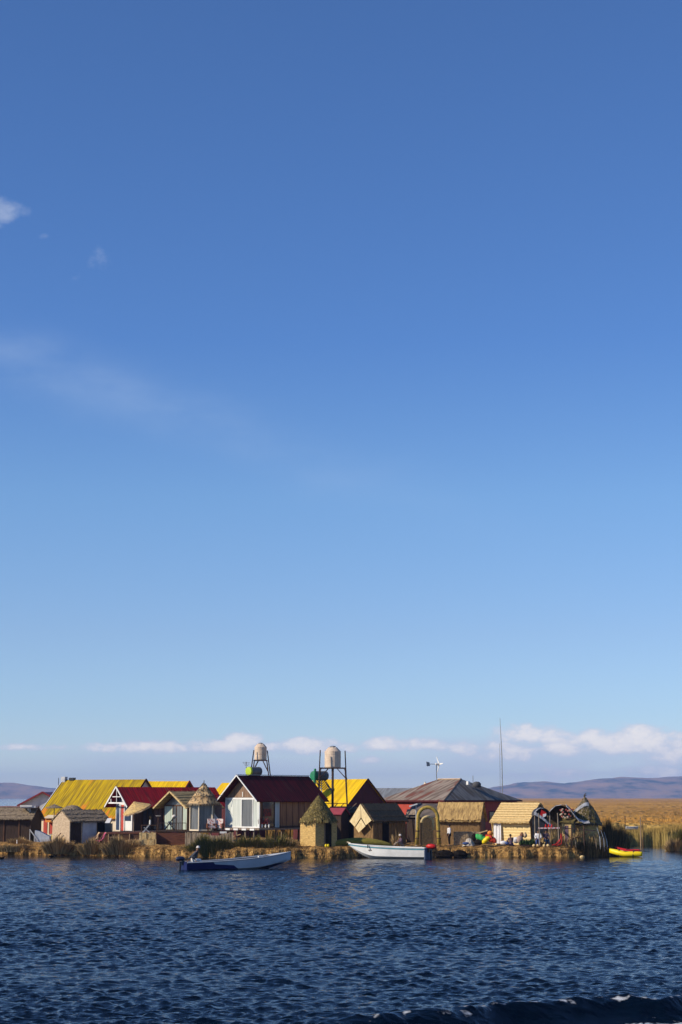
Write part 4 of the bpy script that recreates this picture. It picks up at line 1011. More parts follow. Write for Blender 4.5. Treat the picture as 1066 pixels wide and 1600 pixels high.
t = thing('valve_box', 'green capped pipe standing beside the green solar heater', 'pipe', (X(491.5, 157.2), 157.2, 0))
MB().path([(0, 0, .8), (0, 0, Z(1212, 157)), (.05, 0, Z(1201, 157))], [.07, .13, .10], 10).build('pipe', green_cap, t)
t = thing('tv_antenna', 'thin television antenna left of the left water tower', 'antenna', (X(384, 164), 164, 0))
MB().tube((0, 0, 3), (0, 0, Z(1190, 164)), .022).build('pole', rust_pole, t)
mb = MB()
for k, (dz, hw) in enumerate(((0, .35), (-.12, .28), (-.24, .2))): mb.beam((-hw, 0, Z(1191, 164) + dz), (hw, 0, Z(1191, 164) + dz - .05), .025)
mb.build('elements', rust_pole, t)

# --- cone roofed straw hut
t = local_root('cone_roof_hut', 'straw hut with dark olive cone roof at the middle of the shore', 'hut', 493, 144.6, 48)
A, B = 1.85, 2.3; zt = Z(1281, 144.6)
MB().box(-A, 0, 0, B, .7, zt + .1).build('wall', straw_wall, t)
panel(t, A, B, 'A', .02, A - .02, zt - .22, zt + .02, 'eave_band', straw_dull, .03)
panel(t, A, B, 'B', 1.0, 1.7, .8, zt - .05, 'door_opening', black, .02)
MB(rot_face(A, B, 'B')).box(.93, 1.0, 0, .06, .8, zt).build('door_post', wood_tan, t)
za = Z(1243, 144.6); cx, cy = -A / 2, B / 2
prof = []
nl = 6
for k in range(nl):
    f0, f1 = k / nl, (k + 1) / nl; r0 = 1.44 * (1 - f0) ** .92 + .05; r1 = 1.44 * (1 - f1) ** .92 + .03
    prof += [(r0, zt - .12 + (za - zt + .12) * f0), (r1 + .07, zt - .12 + (za - zt + .12) * f1 - .02)]
prof.append((.01, za))
MB().lathe(prof, cx, cy, 26, jit=.05).build('roof', thatch_green, t)
mb = MB()
for k in range(1500):
    f0 = rnd.random() ** 1.3 * .95; a = rnd.uniform(0, 6.28); r = 1.47 * (1 - f0) ** .92 + .06
    mb.blade((cx + r * math.cos(a), cy + r * math.sin(a), zt - .1 + (za - zt + .1) * f0), -rnd.uniform(.12, .3), .1, .13 * math.cos(a), .13 * math.sin(a), a + 1.57)
mb.build('thatch_fringe', mat('thatch_tufts', (.04, .032, .012), (.38, .29, .11), (.3, .3, .3), 1, c3=(.16, .12, .038), rough=1, island=True, lo=.2, hi=.85), t, fix=False)
MB().tube((cx, cy, za - .15), (cx, cy, za + .18), .04, .02).build('finial', wood_dark, t)

# --- little sheds between
t = local_root('small_shed', 'small dark shed with faded red roof behind the cone roofed hut', 'shed', 533, 151.0, 30)
A, B = 1.6, 1.3; ze, zr = Z(1273, 149.5), Z(1264, 150)
gable_walls(A, B, .7, ze, zr, 'x').build('wall', wood_dark, t); gable_roof(A, B, ze, zr, 'x', .1, .1).build('roof', mat('faded_red', (.30, .05, .07), None), t)
t = local_root('dark_shed', 'low dark shed with cluttered roof left of the kite gabled hut', 'shed', 552, 154.5, 12)
A, B = 2.2, 3; ze, zr = Z(1272, 152), Z(1262, 153)
gable_walls(A, B, .7, ze, zr, 'x').build('wall', wood_dark, t); gable_roof(A, B, ze, zr, 'x', .15, .1, .08, 2, .05, .05).build('roof', thatch_dark, t)
for k in range(4): MB().beam((-A + .3 + k * .5, .3, zr - .2), (-A + .6 + k * .55, 1.2, zr + .35), .05).build('pole', wood_tan if k % 2 else wood_dark, t)

# --- kite gabled hut
t = local_root('straw_hut', 'dark thatched hut whose lit kite shaped mat gable faces left', 'hut', 581, 149.6, 40)
A, B = 2.1, 4.55; ze, zr = Z(1281.5, 149.6), Z(1257.5, 150.6)
MB().prism([(-A, .7), (0, .7), (0, ze), (-A / 2, zr), (-A, ze)], .25, B).build('wall', straw_dull, t)
gable_roof(A, B, ze, zr, 'y', .2, .05, .12, 3, .05, .03).build('roof', mat('thatch_umber', (.15, .10, .05), (.06, .042, .022), (5, 5, 2), 1.6, bump=.7), t)
ragged(t, A, B, ze, zr, 'y', mat('thatch_tips_umber', (.04, .03, .015), (.26, .18, .09), (.3, .3, .3), 1, c3=(.12, .085, .04), rough=1, island=True, lo=.2, hi=.8, spec=.05), .2, .02, 300)
panel(t, A, B, 'B', 1.4, 2.25, .8, ze - .08, 'door_opening', black, .02)
for u in (.15, .75, 2.7, 3.3, 3.9): panel(t, A, B, 'B', u, u + .5, .75, ze - .1, 'reed_mat', straw_dull, .03)
Mk = rot_face(A, B, 'A')
apex, lft, rgt, bot, ctr = (A / 2, zr + .08), (-.1, ze - .12), (A + .12, ze - .02), (A / 2 - .18, Z(1301, 150.2)), (A / 2 + .08, ze + .22)
low_l = ((lft[0] + bot[0]) / 2 + .08, (lft[1] + bot[1]) / 2 - .03); low_r = ((rgt[0] + bot[0]) / 2 + .06, (rgt[1] + bot[1]) / 2 + .06)
g = .03
for pts in ([apex, (ctr[0] - g, ctr[1]), (low_l[0] - .02, low_l[1] + .05), lft], [(apex[0] + .02, apex[1] - .02), rgt, (low_r[0] + .02, low_r[1] + .05), (ctr[0] + g, ctr[1] - .02)], [(ctr[0], ctr[1] - .12), (low_r[0] - .02, low_r[1] - .02), bot, (low_l[0] + .05, low_l[1] - .02)]):
    mb = MB(Mk); mb.slab([(p[0], .12 + .02, p[1]) for p in pts], .05); mb.build('straw_mat', mat('straw_bright', (.80, .66, .38), (.62, .48, .25), (4, 4, 2), 2, bump=.3), t)

# --- olive reed boat drawn up on the shore
mb = MB(); n = 22; Lb = 5.5
x0, x1 = X(508, 146.4), X(613, 146.4)
for k, (oy, rr_) in enumerate(((-.35, .34), (.0, .42), (.35, .34))):
    pts, rad = [], []
    for i in range(n + 1):
        f = i / n; xx = (f - .5) * (x1 - x0); env = math.sin(math.pi * min(1, max(0, f * .92 + .04))) ** .55
        pts.append((xx, oy * env, .02 + .42 * env + (.06 * math.cos(k)) - .12)); rad.append(max(.03, rr_ * env * .95))
    mb.path(pts, rad, 10)
o = mb.build('reed_boat', reed_olive, None, True); o.location = ((x0 + x1) / 2, 146.5, G - .08); tag(o, 'long low olive reed boat drawn up on the straw behind the white boat', 'reed boat')
for i, (px, nm) in enumerate(((509.5, 'left'), (513, 'right'))):
    o = MB().blob((0, 0, .12), (.1, .1, .13), jit=.03).build('float', ybright, None, True); o.location = (X(px, 144.6), 144.6, .8); tag(o, f'{nm} of two small yellow floats on the straw before the cone roofed hut', 'float', 'yellow floats on the straw')

# ================================================================== ARCHES
def arch(px0, px1, pytop, pyb0, pyb1, Y, r, m, label, name='reed_arch', rings=True):
    xa, xb = X(px0, Y), X(px1, Y); cx = (xa + xb) / 2; hw = (xb - xa) / 2
    t = thing(name, label, 'arch', (cx, Y, 0), 0, 'reed arches at the landing')
    zt = Z(pytop, Y) - r; z0, z1 = Z(pyb0, Y), Z(pyb1, Y); zs = zt - hw * 1.02
    pts = [(-hw - .12, 0, z0)] if z0 < 1.5 else [(-hw, 0, z0)]
    pts += [(-hw - .05, 0, z0 + (zs - z0) * .5)] if z0 < 1.5 else []
    for k in range(13):
        a = math.pi - math.pi * k / 12; pts.append((hw * math.cos(a), 0, zs + hw * 1.02 * math.sin(a)))
    pts += [(hw + .05, 0, z1 + (zs - z1) * .5), (hw + .12, 0, z1)] if z1 < 1.5 else [(hw, 0, z1)]
    n = len(pts); rad = [r * (1.25 if i in (0, n - 1) else 1) for i in range(n)]
    MB().path(pts, rad, 12).build('bundle', m, t, True)
    if rings:
        mb = MB()
        for p in (1, n - 2): mb.lathe([(r * 1.15, pts[p][2] - .05), (r * 1.15, pts[p][2] + .05)], pts[p][0], 0, 12)
        for z in (z0 + .5,): mb.lathe([(r * 1.25, z - .04), (r * 1.25, z + .04)], -hw - .1, 0, 12); mb.lathe([(r * 1.25, z - .04), (r * 1.25, z + .04)], hw + .1, 0, 12)
        mb.build('binding', wood_brown, t)
    return t
arch(653.5, 684, 1258.5, 1320, 1320, 147.0, .145, totora, 'tall green gold reed arch at the landing beside the red outboard')
arch(659, 677.5, 1274, 1285, 1297, 147.5, .11, totora_pale, 'smaller pale reed arch inside the tall one', rings=False)
# legs of the inner arch, darker
t = thing('arch_backdrop', 'dark reed passage wall behind the reed arches', 'screen', (X(668, 148.2), 148.2, 0))
MB().box(-.55, .45, 0, .1, .75, Z(1279, 147.4)).build('screen', thatch_dark, t)
MB().box(.5, .72, -.05, .1, .75, Z(1278, 147.4)).build('jamb', straw_dull, t)
MB().box(-.78, -.6, -.05, .1, .75, Z(1278, 147.4)).build('jamb', straw_dull, t)

# --- shed roofs behind the arch
t = local_root('patched_shed', 'low shed with patched grey roof sheets behind the reed arches', 'shed', 684, 156, 30)
A, B = 3.0, 3.4; ze, zr = Z(1276, 156), Z(1257, 157.5)
gable_walls(A, B, .7, ze, zr, 'x').build('wall', wood_dark, t); gable_roof(A, B, ze, zr, 'x', .2, .15, .07).build('roof', mat('patched_sheets', (.15, .12, .10), (.05, .045, .045), (1, 1, 1), 1.2), t)
MB(rot_face(A, B, 'A')).slab([(.1, .35, ze + .15), (1.0, .35, ze + .15), (1.0, .05, ze + .62), (.1, .05, ze + .62)], .05).build('roof_patch', wood_grey, t)
t = thing('solar_collector', 'small tilted solar panel on a thin post left of the reed arch', 'solar panel', (X(650.5, 148.5), 148.5, 0))
MB().tube((0, 0, .8), (0, 0, Z(1258, 148.5)), .04).build('post', palegrey, t)
MB().slab([(-.55, -.35, Z(1260, 148.5)), (.35, -.3, Z(1255, 148.5)), (.45, .3, Z(1255, 148.5)), (-.45, .3, Z(1259.5, 148.5))], .05).build('panel', glass, t)
MB().beam((-.57, -.36, Z(1260, 148.5)), (.1, -.34, Z(1256, 148.5)), .05, .1).build('panel_edge', white, t)

# ================================================================== BIG RUSTY ROOFED BUILDING
t = local_root('red_hall', 'large red walled hall with rusty hipped corrugated roof', 'building', 694, 168, 45)
A, B = 7.9, 10.6; ze, zr = Z(1251.5, 168), Z(1218, 173.5)
MB().box(-A, 0, 0, B, .7, ze).build('wall', red_wall, t)
o_ = .35; c = [(-A - o_, -o_), (o_, -o_), (o_, B + o_), (-A - o_, B + o_)]; ra, rb = (-5.4, B / 2), (-2.5, B / 2); ez = ze + .0
def tri(pts, m, nm): MB().slab([(p[0], p[1], p[2]) for p in pts], .05).build(nm, m, t)
ra3, rb3 = (ra[0], ra[1], zr), (rb[0], rb[1], zr)
cz = [(p[0], p[1], ez) for p in c]
tri([cz[0], cz[1], rb3, ra3], rusty, 'roof')
tri([cz[1], cz[2], rb3], greyroof, 'roof')
tri([cz[2], cz[3], ra3, rb3], greyroof, 'roof')
tri([cz[3], cz[0], ra3], greyroof, 'roof')
mb = MB(); mb.beam(cz[1], rb3, .12, .1); mb.build('hip_cap', mat('dark_flashing', (.05, .045, .045)), t)
MB().beam((ra3[0], ra3[1], zr + .07), (rb3[0], rb3[1], zr + .07), .25, .08).build('ridge_cap', tanc, t)
fb = MB(); fb.beam((-A - o_, -o_ - .02, ez), (o_, -o_ - .02, ez), .06, .14); fb.beam((o_ + .02, -o_, ez), (o_ + .02, B + o_, ez), .06, .14); fb.build('fascia', maroon_wall, t)
mb = MB(); mb.lathe([(.42, zr - .75), (.4, zr - .38), (.25, zr - .24), (.06, zr - .2)], -.6, 5.4, 14); mb.build('vent', mat('dark_vent', (.08, .08, .085)), t, True)
MB().path([(-.9, 5.2, zr - .6), (-.9, 5.2, zr + .35)], .03, 6).build('finial', steel, t)
MB().box(-1.5, -1.25, 4.9, 5.15, zr - .5, zr - .18).build('skylight', white, t)
for u in (3.2, 6.4): window(t, A, B, 'B', u, u + .9, 2.4, 3.4, maroon_wall, glass, .08)
MB().prism([(-A - .2, ez + .1), (-A + 2.2, ez + .1), (-A + 1.2, zr - .2)], B * .45, B * .46).build('gable_board', cream, t)
t = local_root('grey_shed', 'grey corrugated shed roof behind the dark gable, left of the red hall', 'building', 634, 184, 18)
A, B = 5.5, 6; ze, zr = Z(1250, 184), Z(1232.5, 186)
gable_walls(A, B, .7, ze, zr, 'x').build('wall', maroon_wall, t); gable_roof(A, B, ze, zr, 'x', .2, .15, .07).build('roof', greyroof_x, t)
MB(Matrix.Translation((-A + 1.7, .6, 0))).box(-.12, .12, -.2, .2, ze + .3, ze + .9).build('vent', black_gloss, t)

# --- yellow roofed house with maroon gable
t = local_root('yellow_roof_house', 'house with clean yellow roof and dark maroon gable beside the right water tower', 'house', 540, 164, 42)
A, B = 6.5, 5.9; ze, zr = Z(1262, 164), Z(1218.5, 166)
gable_walls(A, B, .7, ze, zr, 'x').build('wall', maroon_wall, t)
gable_roof(A, B, ze, zr, 'x', .25, .12, .07).build('roof', yel_clean, t)
bargeboards(t, A, B, ze, zr, 'x', 'near', .25, .12, maroon, h=.12)

# small yellow roof behind left of main gable
t = local_root('yellow_roof_house', 'sliver of yellow roof rising behind the left slope of the maroon roofed house', 'house', 372, 178, 40)
A, B = 4, 4; ze, zr = Z(1250, 178), Z(1224, 180)
gable_walls(A, B, .7, ze, zr, 'x').build('wall', maroon_wall, t); gable_roof(A, B, ze, zr, 'x', .2, .1, .06).build('roof', yel_clean, t)

# --- wind turbine
t = thing('wind_turbine', 'small white wind turbine on a thin pole above the rusty roof', 'wind turbine', (X(683, 175), 175, 0), 25)
zh = Z(1194, 175)
MB().tube((0, 0, 4), (0, 0, zh), .05, .04).build('pole', steel, t)
MB().path([(-.1, 0, zh), (.25, 0, zh)], [.1, .13], 10).build('nacelle', white, t)
MB().beam((-.1, 0, zh), (-.75, 0, zh), .05).build('boom', steel, t)
MB().slab([(-.7, 0, zh - .18), (-1.05, 0, zh - .22), (-1.1, 0, zh + .24), (-.75, 0, zh + .16)], .03).build('tail_fin', steel, t)
for k, a in enumerate((35, 155, 275)):
    a = R(a); d = (math.sin(a), math.cos(a)); e = (d[1], -d[0])
    MB().slab([(.3, d[0] * .08 - e[0] * .08, zh + d[1] * .08 - e[1] * .08), (.3, d[0] * .85 - e[0] * .03, zh + d[1] * .85 - e[1] * .03), (.3, d[0] * .85 + e[0] * .03, zh + d[1] * .85 + e[1] * .03), (.3, d[0] * .08 + e[0] * .09, zh + d[1] * .08 + e[1] * .09)], .03).build('blade', white, t)
# --- radio mast
t = thing('radio_mast', 'tall thin radio mast rising right of the rusty roof', 'mast', (X(786, 182), 182, 0))
MB().path([(0, 0, .7), (0, 0, Z(1180, 182)), (-.05, 0, Z(1160, 182)), (-.14, 0, Z(1122, 182))], [.06, .05, .04, .02], 6).build('mast', steel, t)
mb = MB(); mb.tube((-.22, 0, 3), (-.2, 0, Z(1162, 182)), .02)
for z in (6, 7.5, 9): mb.beam((0, 0, z), (-.22, 0, z), .02)
mb.build('stay', steel, t)

# --- thatched hut with shaded wall
t = local_root('straw_hut', 'straw hut with thick combed thatch roof right of the reed arches', 'hut', 750, 152.4, 15)
A, B = 3.6, 2.4; ze, zr = Z(1279, 152.4), Z(1256, 153.4)
gable_walls(A, B, .7, ze, zr, 'x').build('wall', straw_dull, t)
gable_roof(A, B, ze, zr, 'x', .25, .15, .16, 1, 0, .05).build('roof', mat('thatch_combed', (.58, .38, .14), (.20, .12, .045), (5, 1, 1), 1.6, bump=.8), t)
mb = MB()
for i in range(160): mb.blade((-A - .1 + rnd.random() * (A + .2), -.28, ze - .12), -.16, .06, 0, -.03, 0)
mb.build('eave_fringe', straw_gold, t, fix=False)
ragged(t, A, B, ze, zr, 'x', straw_tip, .25, .15, 300)
panel(t, A, B, 'B', .0, B, .7, ze, 'end_mat', wood_brown, .04)
# woven reed windscreen before it
t = thing('reed_screen', 'woven reed mat screen leaning behind the standing person in white', 'screen', (X(730, 148.2), 148.2, .8), -4)
mb = MB()
for i in range(14):
    for j in range(7):
        x = -1.1 + i * .157; z = j * .165; w_ = .012 if (i + j) % 2 else .035
        mb.box(x, x + .15, -w_, .03, z, z + .158)
mb.build('mat', mat('woven_mat', (.52, .38, .23), (.15, .10, .06), (2, 2, 4), 2), t)

# --- bright straw hut
t = local_root('straw_hut', 'bright golden straw hut with layered roof and white cloth at its doorway', 'hut', 829, 148.8, 35)
A, B = 3.5, 3.2; ze, zr = Z(1281, 148.8), Z(1256, 149.8)
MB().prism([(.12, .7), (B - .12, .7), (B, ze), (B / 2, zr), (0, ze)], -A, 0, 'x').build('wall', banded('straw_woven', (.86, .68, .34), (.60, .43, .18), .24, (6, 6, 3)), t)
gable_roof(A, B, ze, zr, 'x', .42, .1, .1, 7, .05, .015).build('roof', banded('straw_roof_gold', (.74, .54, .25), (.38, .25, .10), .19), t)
ragged(t, A, B, ze, zr, 'x', straw_tip, .42, .1, 220, .16)
fr = MB(); fr.path([(-A - .08, -.3, ze - .08), (-A - .10, .02, ze - .35), (-A - .06, .06, ze - 1.1), (-A - .02, .06, .75)], [.07, .08, .07, .07], 8); fr.build('corner_roll', straw_gold, t, True)
mb = MB()
for i in range(5): mb.box(-A + .12 + i * .14, -A + .25 + i * .14, -.14 - (.03 if i % 2 else 0), -.06, .95, ze - .12)
mb.build('door_cloth', whitec, t)
MB(Matrix.Translation((0, 0, 0))).prism([(.05, .72), (B - .05, .72), (B + .1, ze - .05), (B / 2, zr - .03), (-.1, ze - .05)], .012, .05, 'x').build('end_mat', straw_dull, t)
t = thing('floor_boards', 'pale flat boards lying before the white door cloth', 'boards', (X(790, 147.2), 147.2, .86), -4)
for i in range(3): MB().box(-.75 + i * .05, .75 - i * .1, -.3 + i * .2, -.12 + i * .2, 0, .06).build('board', straw_pale, t)

# ================================================================== RIGHT TIP STRUCTURES
def hoop(px0, px1, pytop, Y, depth, label, cover, rim, rz=0, back=None, zf=G):
    xa, xb = X(px0, Y), X(px1, Y); hw = (xb - xa) / 2; zt = Z(pytop, Y)
    t = thing('hooped_canopy', label, 'canopy', ((xa + xb) / 2, Y, 0), rz, 'hooped canopies at the tip of the island')
    pts = []
    for k in range(15):
        a = math.pi * (.92 - .84 * k / 14) if False else math.pi - math.pi * k / 14
        pts.append((hw * math.cos(a), zt - hw * .95 + hw * .95 * math.sin(a)))
    mb = MB()
    for i, (p, q) in enumerate(zip(pts, pts[1:])): mb.slab([(p[0], 0, p[1]), (q[0], 0, q[1]), (q[0], depth, q[1]), (p[0], depth, p[1])], .05)
    mb.build('cover', cover, t)
    MB().path([(p[0], -.03, p[1] + .02 + rnd.uniform(-.03, .03)) for p in pts[:9]], [.05, .05, .045, .045, .04, .035, .03, .025, .02], 8).build('rim', rim, t, True)
    for x, nm in ((-hw, 0), (hw, 0)): MB().tube((x, 0, .75), (x, 0, pts[0][1]), .05).build('post', wood_grey, t)
    MB().add([(p[0] * .97, depth - .02, p[1] - .02) for p in pts] + [(hw * .97, depth - .02, zf), (-hw * .97, depth - .02, zf)], [tuple(range(17))]).build('back', back or straw_brown, t, fix=False)
    return t
hoop(836, 860, 1263, 146.9, 1.1, 'small hooped dark canopy with pale rim beside the golden hut', plastic_dark, tarp, 6, plastic_dark)
hoop(858, 898, 1258, 147.6, 1.6, 'wide hooped reed canopy with dark inside and pale left rim', straw_dull, tarp, -4, thatch_dark)
mb = MB()
for k in range(30):
    a = rnd.uniform(0, 6.28); mb.blob((rnd.uniform(-.5, .5), rnd.uniform(-.1, .1), rnd.uniform(-.35, .35)), (.09, .06, .08), 6, 4)
o = mb.build('flower_garland', mat('garland', (.35, .06, .05), (.45, .40, .30), (1, 1, 1), 9, island=True, lo=.4, hi=.6)); o.location = (X(886, 147.3), 147.3, Z(1271, 147.3)); tag(o, 'bunch of red and white flowers hanging on the wide hooped canopy', 'flowers')
t = thing('hanging_cloth', 'red and white cloth hanging at the small hooped canopy', 'cloth', (X(846, 146.6), 146.6, Z(1273, 146.6)))
MB().slab([(-.1, 0, -.1), (.3, .05, -.2), (.45, .05, .15), (.05, 0, .4)], .03).build('cloth', red, t); MB().slab([(.12, -.04, -.25), (.4, -.04, -.1), (.42, -.04, .1), (.15, -.04, .05)], .03).build('cloth', whitec, t)
mb = MB(); prev = None
for i in range(9):
    f = i / 8; p = (-.6 + 1.5 * f, -.02 * (i % 2), .35 - 1.05 * f ** 1.3)
    if prev: mb.slab([(prev[0], prev[1], prev[2]), (p[0], p[1], p[2]), (p[0] + .08, p[1] + .1, p[2] + .24 - .02 * i), (prev[0] + .08, prev[1] + .1, prev[2] + .24 - .02 * i)], .03)
    prev = p
o = mb.build('plastic_sheet', tarp); o.location = (X(846, 146.3), 146.3, Z(1280, 146.3)); tag(o, 'pale plastic sheet sagging below the small hooped canopy', 'sheet')
# long white sheet sweeping from the wide canopy to the pointed hut
mb = MB(); pts = [(886, 1257), (893, 1264), (898, 1272), (904, 1279), (912, 1283), (922, 1283.5)]
for i in range(len(pts) - 1):
    a, b_ = pts[i], pts[i + 1]; Yq = 147.3
    mb.slab([(X(a[0], Yq), -.15, Z(a[1] + 4, Yq)), (X(b_[0], Yq), -.15, Z(b_[1] + 3, Yq)), (X(b_[0], Yq), .5, Z(b_[1] - .5, Yq)), (X(a[0], Yq), .5, Z(a[1], Yq))], .04)
o = mb.build('white_tarpaulin', tarp); o.location = (0, 147.3, 0); tag(o, 'long white tarpaulin sweeping down from the wide hooped canopy to the pointed hut', 'tarpaulin')

# pointed hut
t = thing('pointed_hut', 'pointed olive thatch hut with white sheet around it at the island tip', 'hut', (X(915, 149.2), 149.2, 0), 20)
zt = Z(1287, 149.2); za = Z(1246, 149.2)
MB().lathe([(1.05, .7), (1.1, zt + .2)], n=10).build('wall', straw_wall, t)
MB().lathe([(1.32, zt - .1), (1.30, zt), (.95, zt + (za - zt) * .38), (.66, zt + (za - zt) * .62), (.36, zt + (za - zt) * .78), (.02, za)], n=18, jit=.05).build('roof', thatch_green, t)
ragged_cone(t, 0, 0, [(1.32, zt), (.95, zt + (za - zt) * .38), (.66, zt + (za - zt) * .62), (.36, zt + (za - zt) * .78), (.05, za)], straw_tip_grey, 620)
MB().path([(0, 0, za - .1), (0, 0, za + .25), (.12, 0, za + .3)], [.06, .04, .05], 6).build('finial', thatch_dark, t)
MB().beam((-.12, 0, za + .12), (.16, 0, za + .16), .05).build('finial_arm', thatch_dark, t)
mb = MB(Matrix.Rotation(R(-20), 4, 'Z')); prev = None
for i in range(12):
    a = R(178 + i * 10.5); f = i / 11; z = zt + (za - zt) * (.22 + .46 * math.sin(f * math.pi * .55)); r = 1.34 * (1 - (z - zt) / (za - zt)) ** .85 + .1
    p = ((r) * math.cos(a), r * math.sin(a), z); q = ((r + .03) * math.cos(a) * .9, (r + .03) * math.sin(a) * .9, z + .3)
    if prev: mb.slab([prev[0], p, q, prev[1]], .04)
    prev = (p, q)
mb.build('sheet', tarp, t)
mb = MB()
for i in range(16): mb.tube((1.3 * math.cos(i * .39), 1.3 * math.sin(i * .39), zt - .2), (1.3 * math.cos(i * .39), 1.3 * math.sin(i * .39), zt - .02), .035, n=5)
mb.build('eave_trim', purplec, t)

# small lit straw shelter with posts
t = local_root('reed_booth', 'small sunlit reed booth with olive roof between the hooped canopy and the pointed hut', 'booth', 893, 147.0, 25)
A, B = .8, .8; ze = Z(1286, 147)
MB().box(-A, 0, 0, B, .7, ze).build('wall', straw_gold, t)
MB().slab([(-A - .15, -.15, ze), (.25, -.15, ze - .03), (.2, B, ze + .32), (-A - .05, B, ze + .32)], .1).build('roof', thatch_green, t)
panel(t, A, B, 'A', .25, .55, .8, ze - .2, 'opening', purplec, .02)
# rails and poles
t = thing('red_rail', 'red and white striped rail before the seated pair', 'rail', (X(858, 145.9), 145.9, 0))
zr_ = Z(1294, 145.9)
MB().beam((-.85, 0, zr_), (.85, 0, zr_ + .02), .09, .1).build('rail', mat('red_white_rail', (.75, .70, .68), (.5, .04, .04), (5, 1, 1), 3, lo=.45, hi=.55), t)
for x in (-.75, .8): MB().tube((x, 0, .8), (x + (-.08 if x > 0 else -.05), 0, zr_ + 1.2), .05).build('post', wood_grey, t)
t = thing('small_figurines', 'tiny red toys standing on the red and white rail', 'toys', (X(858, 145.9), 145.9, zr_ + .07))
for k in range(3): MB().lathe([(.07, 0), (.08, .1), (.03, .16), (.05, .22), (.01, .26)], -.25 + k * .24, 0, 8).build('figurine', red, t)
t = thing('pole_fence', 'dark pole fence with crossing braces at the tip of the island', 'fence', (X(902, 146.2), 146.2, 0))
MB().beam((-1.5, 0, Z(1293, 146.2)), (1.5, 0, Z(1298, 146.2)), .07).build('rail', rust_pole, t)
MB().beam((-.7, .05, 1.3), (1.1, .05, Z(1300, 146.2)), .06).build('brace', wood_brown, t)
for x in (-1.45, -.45, .55): MB().tube((x, 0, .6), (x, 0, Z(1290, 146.2)), .05).build('post', wood_brown, t)
pl = None
for i, (pa, za_, pb, zb_) in enumerate(((895, 1301, 899, 1315), (881, 1312, 885, 1322), (925, 1297, 931, 1316), (933, 1293, 937, 1307), (939, 1297, 943, 1310), (944, 1300, 948, 1314))):
    mb = MB(); Yq = 146.1 + i * .12; mb.beam((X(pb, Yq) - X(pa, Yq), 0, Z(zb_, Yq) - Z(za_, Yq)), (0, 0, 0), .03)
    mb.beam((X(pb, Yq) - X(pa, Yq), 0, Z(zb_, Yq) - Z(za_, Yq)), (X(pb + 1, Yq) - X(pa, Yq), 0, .3 - Z(za_, Yq)), .05)
    o = mb.build('leaning_pole', wood_grey if i < 3 else palegrey); o.location = (X(pa, Yq), Yq, Z(za_, Yq))
    tag(o, ['pale leaning pole before the reed booth', 'short pale leaning pole left of the reed booth', 'pale leaning pole under the pointed hut', 'first pale leaning pole right of the pointed hut', 'middle pale leaning pole right of the pointed hut', 'outermost pale leaning pole beside the dark reeds'][i], 'pole', 'leaning poles at the tip')
t = thing('rope_swing', 'bright red rope tangle hanging from the rail post', 'rope', (X(872, 145.8), 145.8, .85))
mb = MB(); mb.path([(.25, 0, 1.0), (.2, 0, .6), (.05, 0, .3), (-.2, 0, .15), (-.5, 0, .08)], .035, 6); mb.path([(.25, 0, 1.0), (.32, 0, .6), (.25, 0, .2), (-.1, 0, .05)], .03, 6); mb.path([(.1, .03, .5), (-.1, .03, .3), (.2, .03, .1), (-.3, .03, .05)], .03, 6)
mb.build('rope', red, t)

for i, (pa, pt, Yq, hw, lab) in enumerate(((864, 1296, 147.2, 1.0, 'heap of dry reeds under the wide hooped canopy'), (905, 1296, 147.0, .9, 'heap of dry reeds against the wall of the pointed hut'), (930, 1300, 147.8, .8, 'heap of dry reeds below the right side of the pointed hut'))):
    r_ = np.random.RandomState(40 + i); nn = 420; ux = r_.uniform(-1, 1, nn); hgt = Z(pt, Yq) - .8
    Pq = np.stack([ux * hw, r_.uniform(-.3, .3, nn), 0 * ux], 1)
    o = blade_mesh('reed_heap', Pq, hgt * (1 - .45 * ux ** 2) * r_.uniform(.4, 1.05, nn), r_.uniform(.04, .08, nn), r_.randn(nn) * .22, r_.randn(nn) * .08, straw_tip, 40 + i)
    o.location = (X(pa, Yq), Yq, .78); tag(o, lab, 'reeds', 'heaps of dry reeds at the island tip')
# ================================================================== PEOPLE
def skinned(name, pts, edges, rad, m, parent, sub=1, add=None):
    me = bpy.data.meshes.new(name); me.from_pydata(pts, edges, [])
    o = bpy.data.objects.new(name, me); col.objects.link(o)
    md = o.modifiers.new('s', 'SKIN'); md.use_smooth_shade = True
    for i, v in enumerate(me.skin_vertices[0].data): v.radius = (rad[i], rad[i]); v.use_root = (i == 0)
    ms = o.modifiers.new('u', 'SUBSURF'); ms.levels = sub; ms.render_levels = sub
    dg = bpy.context.evaluated_depsgraph_get(); nm = bpy.data.meshes.new_from_object(o.evaluated_get(dg))
    o.modifiers.clear(); o.data = nm; bpy.data.meshes.remove(me); nm.name = name
    if add is not None:
        bm = bmesh.new(); bm.from_mesh(nm); t = bpy.data.meshes.new('t'); t.from_pydata(add.v, [], add.f); bm.from_mesh(t); bm.to_mesh(nm); bm.free(); bpy.data.meshes.remove(t)
    nm.materials.clear(); nm.materials.append(m)
    for p in nm.polygons: p.use_smooth = True
    if parent: o.parent = parent
    return o
